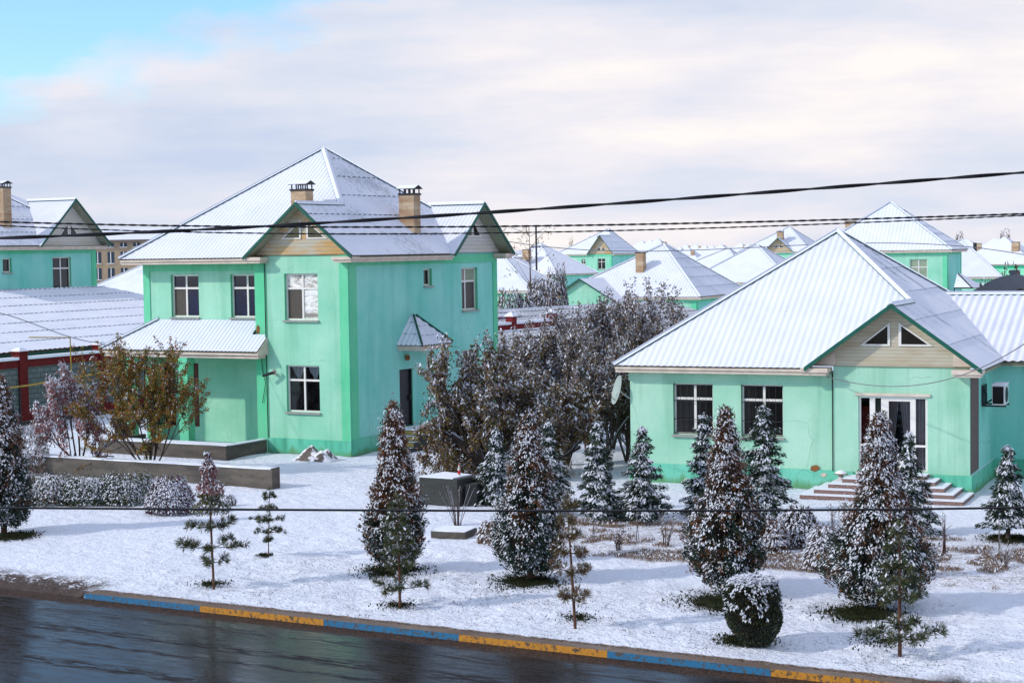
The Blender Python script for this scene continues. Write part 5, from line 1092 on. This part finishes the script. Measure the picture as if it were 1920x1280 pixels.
def mound(name, px, by, ty, hw, label, leafs, n=2600, ls=.06, snow=.5, cat='shrub', group=None, yd=.8, shape=2.2, stems=14, z=0, top_snow=True):
    t, p, h, k = tree_root(name, px, by, ty, label, cat, group, z); r = hw*k; a = RNG.random(n)*6.283; q = RNG.random(n)**.5; f = RNG.random(n); rad = r*(1-np.abs(f*1.15-.35)**shape*.75)*(.55+.5*q); C_ = np.stack([np.cos(a)*rad, np.sin(a)*rad*yd, .04+f*h*(1-.25*(rad/r)**2)*(.85+.25*RNG.random(n))], 1)
    out = unit(np.stack([np.cos(a), np.sin(a), np.zeros(n)], 1)); D_ = out*.5+UPV*.6+rv(n)*.7; kd = RNG.choice(len(leafs), n, p=np.array([w for _, w in leafs])/sum(w for _, w in leafs)); sets = []
    for j, (mt, w) in enumerate(leafs): sets.append((*spray(C_[kd == j], D_[kd == j], ls*1.3, ls*.5), mt))
    s_ = (RNG.random(n) < snow) & ((f > .25) | (RNG.random(n) < .35)); sets.append((*snow_pads(C_[s_]+out[s_]*.02, out[s_], ls*1.05, .02), SNOW)); leaves('foliage', sets, t); m = MB()
    for i in range(stems):
        b = RNG.random()*6.283; e = (math.cos(b)*r*.7, math.sin(b)*r*.6, h*(.6+.35*RNG.random())); m.tube([(e[0]*.15, e[1]*.15, -.03), (e[0]*.6, e[1]*.6, e[2]*.5), e], [.010, .008, .004], 'twig', 4, cap=False)
    m.build('stem', t); return t, p, r
def twigs(name, px, by, ty, hw, label, n=14, mat='twig', leafs=None, cat='shrub', snow=True, ls=.05, straight=False, fr=.2):
    t, p, h, k = tree_root(name, px, by, ty, label, cat); r = hw*k; m = MB(); sn = MB(); TP = []
    for i in range(n):
        a = RNG.random()*6.283; L = .55+.45*RNG.random(); R_ = r*(RNG.random()**.6 if not straight else .35*RNG.random()); P_ = [(0.05*math.cos(a), .05*math.sin(a), -.02), (math.cos(a)*R_*.5, math.sin(a)*R_*.4, h*L*.5), (math.cos(a)*R_, math.sin(a)*R_*.8, h*L)]
        m.tube(P_, [.009, .007, .003], mat, 4, cap=False); TP += P_[1:]
        for j in range(2):
            q = Vector(P_[1+j % 2])*(.8+.2*RNG.random()); e = q + Vector((RNG.normal()*.10, RNG.normal()*.08, .06+.10*RNG.random())); m.tube([q, e], [.005, .002], mat, 3, cap=False); TP.append(tuple(e))
        if snow: sn.tube([(x, y, z+.008) for x, y, z in P_], [.006, .006, .003], SNOW, 3, cap=False)
    m.build('stem', t); sn.build('snow_on_stems', t) if snow else None
    if leafs:
        C_ = np.repeat(np.array(TP), 5, 0); C_ = C_ + RNG.normal(size=C_.shape)*.035; D_ = rv(len(C_)); kd = RNG.choice(len(leafs), len(C_), p=np.array([w for _, w in leafs])/sum(w for _, w in leafs)); sets = [(*spray(C_[kd == j], D_[kd == j], ls, ls*.5), mt) for j, (mt, w) in enumerate(leafs)]
        q = RNG.random(len(C_)) < .3; sets.append((*snow_pads(C_[q], rv(q.sum()), ls, .01), SNOW)); leaves('foliage', sets, t)
    return t
# row of thujas on the verge (profiles: share of the widest radius at heights from the ground to the tip)
def pf(*v): return lambda f: np.interp(f, np.linspace(0, 1, len(v)), v)
thuja(8, 1000, 698, 58, 'dark snowy thuja cut off by the left edge', wts=(.30, .60, .10), prof=pf(.55, .95, 1, .92, .70, .60, .52, .44, .34, .22, .04))
thuja(743, 1072, 750, 57, 'slender reddish thuja right of the tarpaulin, behind a young pine', wts=(.50, .20, .30), prof=pf(.55, .92, 1, .88, .78, .66, .50, .40, .32, .20, .03), snow=.5)
thuja(994, 1090, 768, 68, 'tall dark thuja with brown tip in front of the spruces, right of the concrete slab', wts=(.26, .60, .14), prof=pf(.50, .90, 1, .92, .74, .62, .54, .42, .30, .18, .03))
thuja(1363, 1112, 760, 77, 'broad rust streaked thuja just behind the clipped round bush', wts=(.30, .45, .25), prof=pf(.50, .88, 1, .92, .80, .62, .46, .36, .26, .16, .03), snow=.55)
thuja(1650, 1142, 768, 98, 'widest thuja, loaded with snow, in front of the red steps', wts=(.42, .45, .13), prof=pf(.60, .95, 1, .86, .70, .50, .36, .28, .22, .14, .03), snow=.68, dens=1.6)
for a in ((745, 1070, 56), (1000, 1090, 66), (1375, 1128, 80), (1625, 1150, 72), (1405, 1200, 42), (30, 1004, 42)): pit(a[0]-a[2]*.14, a[1]+3, a[2]*1.14)
for a in ((748, 1137, 42), (1085, 1160, 46), (395, 1097, 36), (497, 1043, 18), (1660, 1205, 85)): pit(*a, dense=False)
pit(1190, 965, 60); pit(1890, 1012, 45)
# clipped bush
def clipped():
    t, p, h, k = tree_root('clipped_bush', 1413, 1213, 1080, 'rounded clipped dark bush with snow on its flat top near the kerb', 'bush'); r = 54*k; n = 9000; f = RNG.random(n); a = RNG.random(n)*6.283; pr = np.where(f < .45, .48+.52*np.sin(f/.45*np.pi/2), np.where(f < .8, 1., np.sqrt(np.clip(1-((f-.8)/.2)**2*.35, 0, 1)))); rad = r*pr*(.90+.12*RNG.random(n)); out = np.stack([np.cos(a), np.sin(a), np.zeros(n)], 1); C_ = out*rad[:, None]; C_[:, 2] = .10+f*h*.90; C_[:, 0] += (f-.5)*-.10
    m = 5200; a2 = RNG.random(m)*6.283; q2 = np.sqrt(RNG.random(m)); T_ = np.stack([np.cos(a2)*q2*r*.86, np.sin(a2)*q2*r*.86, h*(1.0-.05*q2**3)+RNG.normal(size=m)*.015], 1)
    C2 = np.concatenate([C_, T_]); O2 = np.concatenate([out, np.zeros((m, 3))+UPV]); D2 = O2*.8+UPV*.5+rv(n+m)*.5; kd = RNG.random(n+m); sets = [(*spray(C2[kd < .7], D2[kd < .7], .055, .018), 'needle_dark'), (*spray(C2[kd >= .7], D2[kd >= .7], .055, .018), 'needle_olive')]
    ns = snoise(T_[:, 0]+5, T_[:, 1]+5, .10, 4); q = (ns > -.22); sets.append((*snow_pads(T_[q]+UPV*.012, np.zeros((q.sum(), 3)), .055, .012), SNOW)); cl = snoise(a*1.1+7, f*2.2+3, .22, 9) + .55*f; q = (RNG.random(n) < .38) & (cl > .40) & (f > .35); sets.append((*snow_pads(C_[q], out[q], .050, .012), SNOW)); leaves('foliage', sets, t)
    c = MB(); c.tube([(0, 0, .08+z*h*.9) for z in (0, .1, .3, .6, .85, .99)], [r*.38, r*.5, r*.8, r*.9, r*.86, r*.7], 'thuja_core', 18); c.tube([(0, 0, -.05), (0, 0, .12)], .05, 'bark', 6); c.build('dark_core', t)  # added solid core, coloured near-black for the dark inside of the bush
clipped()
# spruces
spruce(932, 945, 800, 48, 'small spruce loaded with snow behind the dark concrete block', droop=.3, snow=.8)
spruce(1030, 965, 784, 58, 'spruce with drooping white boughs behind the tall dark thuja', droop=.35, snow=.9)
spruce(1122, 975, 785, 48, 'pointed blue grey spruce in the middle of the row, right of the tall dark thuja', droop=.2, snow=.95)
spruce(1205, 978, 795, 54, 'pyramid spruce in front of the left corner of the bungalow', droop=.2, snow=.9)
spruce(1320, 968, 772, 46, 'spruce before the left bungalow window, partly behind the rust streaked thuja', droop=.2, snow=.95)
spruce(1432, 990, 750, 68, 'largest dark spruce in front of the second bungalow window', droop=.22, snow=.7)
spruce(1704, 1002, 806, 52, 'spruce standing right before the glazed entrance', droop=.2, snow=.75)
spruce(1890, 1015, 832, 52, 'spruce beside the right edge under the air conditioner', droop=.2, snow=.75, bare=.22)
# young pines
young_pine(401, 1102, 845, 'young pine with thick snowy pinkish top and two bare tiers, nearest the left kerb', [(.20, 38, 3), (.31, 88, 5), (.46, 66, 5)], rs=.028, lean=-.02, snow=.5, dense_top=(.56, 34, ('leaf_pink', 'needle_olive')))
young_pine(503, 1045, 912, 'smallest young pine with few sparse tufts left of the tall slender thuja', [(.25, 26, 3), (.38, 34, 5), (.55, 40, 5), (.72, 26, 4), (.88, 22, 4)], tuft=.10, rs=.014, lean=.04)
young_pine(750, 1140, 925, 'young pine standing in front of the slender reddish thuja', [(.19, 72, 5), (.40, 50, 5), (.50, 52, 5), (.60, 46, 5), (.70, 36, 4), (.80, 28, 4), (.92, 16, 3)], rs=.030, cols=('needle_green', 'needle_olive'), snow=.9)
young_pine(1079, 1177, 925, 'young pine with one bare lower tier right of the tall dark thuja', [(.24, 48, 5), (.44, 62, 4), (.58, 50, 4), (.70, 40, 4), (.82, 30, 3), (.93, 18, 3)], rs=.030, lean=-.05, cols=('needle_olive', 'thuja_brown'), snow=.7)
young_pine(1687, 1230, 975, 'young pine with wide snowy lower branches in front of the widest thuja', [(.16, 110, 6), (.24, 70, 3), (.45, 66, 5), (.56, 58, 4), (.68, 46, 4), (.82, 32, 3), (.93, 18, 3)], rs=.036, cols=('needle_olive', 'needle_green'), snow=.7)
# autumn tree, pink tree, hedge and flowers on the left
leafy('autumn_tree', 282, 893, 635, 'small tree with orange and olive autumn leaves before the porch', [(-.9, 0, .9), (-.5, -.2, 1), (-.2, .3, 1), (.15, -.2, 1), (.5, .2, 1), (.85, -.1, .85), (-.6, .3, .8), (.3, .3, 1.2)], 1.2, .030, 4, [('leaf_rust', .36), ('leaf_olive', .40), ('leaf_yellow', .10), ('leaf_brown', .10)], 12, .075, seed=5, snow=.08, snow_tw=0, hang=.5, fit=112, up=.24, spread=.50, tint='bark')
leafy('red_leaved_tree', 150, 885, 692, 'small tree with drooping reddish leaves bent under snow, by the block fence', [(-.7, 0, .8), (-.3, -.2, 1), (0, .2, 1.1), (.4, -.2, 1), (.8, .1, .7)], .9, .035, 3, [('leaf_pink', .85), ('leaf_brown', .15)], 16, .095, seed=8, snow=1.0, snow_tw=.9, hang=1.2, fit=88, up=.08, tint='bark', curl=.05)
mound('shrub', 52, 888, 792, 42, 'grey snowy shrub between the left thuja and the red leaved tree', [('leaf_greybrown', .5), ('leaf_pink', .3), ('needle_olive', .2)], 2200, .07, .55)
for i, (px, hw, ty, lb) in enumerate(((100, 52, 884, 'leftmost section of the low snowy hedge, tinged red'), (168, 56, 888, 'second section of the low snowy hedge from the left'), (238, 54, 882, 'third section of the low snowy hedge, under the autumn tree'))): mound('hedge_shrub', px, 945, ty, hw, lb, [('needle_green', .5), ('needle_olive', .3), ('leaf_pink' if i == 0 else 'needle_dark', .2)], 6500, .05, .36, 'hedge', 'low hedge in front of the concrete wall', yd=.65, shape=7, stems=46)
mound('flower_bush', 320, 962, 893, 47, 'round bush with purple flowers and a snow cover', [('flower_purple', .45), ('needle_dark', .35), ('leaf_brown', .2)], 4600, .055, .55)
mound('shrub', 425, 948, 928, 18, 'tiny dark shrub on the snow right of the purple flower bush', [('thuja_brown', .6), ('needle_dark', .4)], 600, .05, .45)
# fruit trees between the houses
LB = [('leaf_brown', .30), ('leaf_darkolive', .46), ('leaf_greybrown', .24)]
leafy('fruit_tree', 925, 900, 645, 'big spreading fruit tree with brown green leaves reaching towards the side door', [(-1, 0, .55), (-.8, -.3, .8), (-.4, .3, 1), (0, -.3, 1), (.4, .3, 1), (.8, 0, .8), (-1, .3, .75), (.1, .2, 1.2), (-.6, -.3, .45)], 1.5, .08, 4, LB, 13, .11, seed=26, snow=.42, snow_tw=.6, hang=.7, fit=118, up=.06, yscale=.7, tint='bark', curl=.06)
leafy('fruit_tree', 1062, 872, 612, 'fruit tree with visible forked trunk behind the pointed spruce', [(-.6, 0, .9), (-.2, .3, 1), (.2, -.3, 1), (.7, .2, .9), (0, .2, 1.2)], 1.4, .09, 4, [('leaf_greybrown', .5), ('leaf_brown', .3), ('leaf_darkolive', .2)], 9, .10, seed=22, snow=.45, snow_tw=.7, hang=.4, fit=95, up=.22, yscale=.8, tint='bark', curl=.06)
leafy('fruit_tree', 1000, 890, 650, 'fruit tree with snowy olive leaves just left of the forked trunk', [(-.8, 0, .6), (-.3, .3, 1), (.3, -.3, 1), (.8, .2, .7), (0, .2, 1.1)], 1.4, .07, 4, LB, 9, .11, seed=24, snow=.42, snow_tw=.6, hang=.7, fit=110, up=.12, yscale=.8, tint='bark', curl=.06)
orch = [(985, 850, 610, 62, 31, 'upright snowy orchard tree close to the slate shed roof'), (1100, 848, 568, 60, 32, 'tall orchard tree left of the brown chimney'), (1150, 842, 548, 52, 33, 'orchard tree reaching in front of the plain gabled bungalow'), (1205, 850, 540, 55, 34, 'tallest orchard tree, right below the brown chimney'), (1250, 842, 570, 45, 35, 'orchard tree at the lower end of the near bungalow roof'), (1130, 872, 640, 60, 36, 'lower orchard tree beside the satellite dish'), (1175, 866, 655, 48, 37, 'orchard tree behind the satellite dish by the bungalow corner')]
for px, by, ty, fw, sd_, lb in orch: leafy('orchard_tree', px, by, ty, lb, [(-.5, 0, 1), (-.2, .3, 1.1), (.2, -.3, 1.1), (.5, .2, 1), (0, 0, 1.3), (.35, .3, 1)], 1.3, .045, 4, [('leaf_greybrown', .50), ('leaf_brown', .34), ('leaf_darkolive', .16)], 8, .095, seed=sd_, snow=.42, snow_tw=.75, hang=.1, fit=fw, up=.50, spread=.36, yscale=.8, group='orchard trees between the houses', curl=.05)
# shrubs further back
for px, d, hw, h, lb in ((955, 112, 34, 4.2, 'grey leafless shrub right beside the two-storey house corner'), (985, 112, 24, 3.9, 'grey shrub in front of the small turquoise bungalow'), (1018, 118, 36, 4.5, 'dark snowy shrub left of the plain gable'), (1042, 126, 26, 5.0, 'purplish shrub touching the plain gable'), (1005, 150, 26, 4.2, 'twiggy shrub below the small side gable house')):
    p = corner(px, d); q = (KI @ p); t_, p_, r_ = mound('shrub', px, 640+FPX*0+0, 600, hw, lb, [('leaf_greybrown', .45), ('thuja_core', .3), ('leaf_brown', .25)], 4200, .10, .35, yd=.8); t_.location = p; s0 = p_.y/FPX*40; t_.scale = (hw*d/FPX/max(.01, r_),)*2 + (h/(40*p_.y/FPX),)
for px, d, hw, h, lb in ((1052, 230, 12, 4.8, 'rust coloured leafless tree beside the pale green house wall'), (1035, 235, 14, 4.2, 'brown leafless tree below the red sheet panel'), (1895, 140, 26, 4.9, 'reddish twiggy shrub above the black roofed shed'), (1850, 128, 20, 4.2, 'reddish twiggy shrub left of the black roofed shed'), (1690, 400, 9, 9, 'tiny bare tree on the skyline behind the right roof'), (1800, 420, 10, 9.5, 'tiny bare tree on the right skyline'), (1885, 430, 14, 9.5, 'bare poplar clump on the skyline near the right pole'), (1071, 330, 6, 8.6, 'yellowish small tree on the skyline left of the twin chimneys'), (1165, 290, 12, 4.6, 'grey round shrub beside the pale green two-storey house')):
    t_, p_, r_ = mound('distant_tree', px, 700, 660, 20, lb, [('twig', .6), ('leaf_brown' if 'rust' in lb or 'red' in lb or 'brown' in lb else 'leaf_greybrown', .4)] if 'yellow' not in lb else [('leaf_yellow', .6), ('twig', .4)], 420, .10, .15, 'tree', yd=1); t_.location = corner(px, d); t_.scale = (hw*d/FPX/r_,)*2 + (h/(40*p_.y/FPX),)
def poplar():
    p = corner(993, 135); t = empty('bare_poplar', p, 0, 'tall thin nearly bare poplar with a few yellow leaves left of the pole', 'tree'); H_ = at(998, 426, 135).z; rng = np.random.default_rng(4); m = MB(); m.tube([(0, 0, 0), (.05, 0, H_*.5), (0, 0, H_)], [.10, .06, .015], 'twig', 5); C_ = []
    for i in range(22):
        z = H_*(.42+.55*rng.random()); a = rng.random()*6.28; L = .6+1.4*rng.random(); e = (math.cos(a)*L, math.sin(a)*L, z+L*(.7+.5*rng.random())); e = (e[0], e[1], min(e[2], H_+.2)); m.tube([(0, 0, z), e], [.02, .008], 'twig', 3, cap=False)
        for j in range(7): C_.append([e[0]+rng.normal()*.22, e[1]+rng.normal()*.22, e[2]-rng.random()*.8])
    m.build('trunk', t); C_ = np.array(C_); k = len(C_)//2; leaves('crown', [(*spray(C_[:k], rv(k), .17, .10), 'leaf_rust'), (*spray(C_[k:], rv(len(C_)-k), .17, .10), 'leaf_olive')], t)
poplar()
# winter shrubs, stalks and dead grass in the flower bed
twigs('dry_twigs', 858, 985, 905, 36, 'fan of dry twigs right of the concrete block', 22)
mound('dry_bush', 917, 1018, 980, 22, 'tan tuft of dry grass beside the concrete slab', [('dead_grass', .9), ('leaf_brown', .1)], 900, .07, .3)
twigs('rose_stump', 1160, 1035, 990, 10, 'pruned snowy rose stump, left of the other small stalks', 10, leafs=[('leaf_brown', 1)])
twigs('stalk', 1195, 1012, 950, 8, 'thin dark stake under the pyramid spruce', 3, straight=True); twigs('stalk', 1113, 1005, 950, 8, 'thin dark stake under the pointed spruce', 3, straight=True)
twigs('rose_bush', 1248, 1025, 965, 26, 'small branching rose with dry heads before the broad thuja', 9, leafs=[('leaf_brown', .6), ('dead_grass', .4)])
twigs('rose_bush', 1300, 1010, 962, 20, 'thin rose stems left of the broad thuja', 8, leafs=[('leaf_brown', .6), ('dead_grass', .4)])
mound('snowy_shrub', 1450, 1035, 972, 28, 'snowy brown shrub touching the right side of the broad thuja', [('leaf_brown', .6), ('thuja_rust', .4)], 1500, .06, .6)
mound('snowy_shrub', 1497, 1025, 950, 42, 'tangled dark shrub with snow left of the red steps', [('thuja_core', .5), ('leaf_greybrown', .5)], 2200, .07, .5, stems=40)
mound('snowy_shrub', 1548, 1068, 985, 40, 'drooping snow laden shrub left of the widest thuja', [('leaf_greybrown', .5), ('leaf_brown', .5)], 2400, .06, .65, stems=26)
twigs('tall_herb', 1585, 1030, 935, 26, 'tall dry herb stalks before the red steps', 16, leafs=[('leaf_greybrown', .6), ('leaf_olive', .4)], straight=True); twigs('tall_herb', 1562, 1040, 945, 20, 'tall dry herb stalks left of the widest thuja', 12, leafs=[('leaf_greybrown', 1)], straight=True)
twigs('rose_bush', 1747, 1080, 1018, 24, 'rose bush with dark leaves right of the widest thuja', 10, leafs=[('leaf_brown', .5), ('needle_dark', .5)], ls=.07)
twigs('sapling', 1771, 1040, 955, 15, 'thin reddish leafless sapling right of the entrance spruce', 12, mat='bark_red', straight=True)
twigs('dry_twigs', 1880, 1062, 1008, 44, 'wide fan of dry twigs under the right edge spruce', 20)
twigs('stalk', 1873, 1040, 955, 6, 'dark stake beside the right edge spruce', 3, straight=True)
def dead_grass():
    n = 52000; x = RNG.uniform(5.0, 17.9, n); y = RNG.uniform(8.2, 13.6, n); q = snoise(x, y, .45, 12)+snoise(x, y, 1.5, 13) > .10; x, y = x[q], y[q]; n = len(x); C_ = np.stack([x, y, ground_z(x, y)+.035], 1); D_ = UPV*1.0+rv(n)*.7; D_[:, 2] = np.abs(D_[:, 2]); a, b, c = spray(C_, D_, .13, .012); k = int(n*.62)
    S_ = snow_pads(C_[::5]+UPV*.02, rv(len(C_[::5])), .05, .02); o = leaves('grass', [(a[:k], b[:k], c[:k], 'dead_grass'), (a[k:], b[k:], c[k:], 'leaf_brown'), (*S_, SNOW)]); o.matrix_world = KM; tag(o, kind='stuff')
    # sparse turf blades on the verge
    n = 9000; x = RNG.uniform(.5, 17.5, n); y = RNG.uniform(.5, 5.2, n); q = snoise(x, y, .22, 14)+.8*snoise(x, y, 1.1, 15) > .30; x, y = x[q], y[q]; n = len(x); C_ = np.stack([x, y, ground_z(x, y)+.012], 1); D_ = UPV*.8+rv(n); D_[:, 2] = np.abs(D_[:, 2]); o = leaves('turf', [(*spray(C_, D_, .055, .010), 'grass_brown')]); o.matrix_world = KM; tag(o, kind='stuff')
dead_grass()
o = leaves('grass_circles', PITS); tag(o, kind='stuff'); o.name = 'grass_tufts'
o = DISC.build('turf_patch'); tag(o, kind='structure')
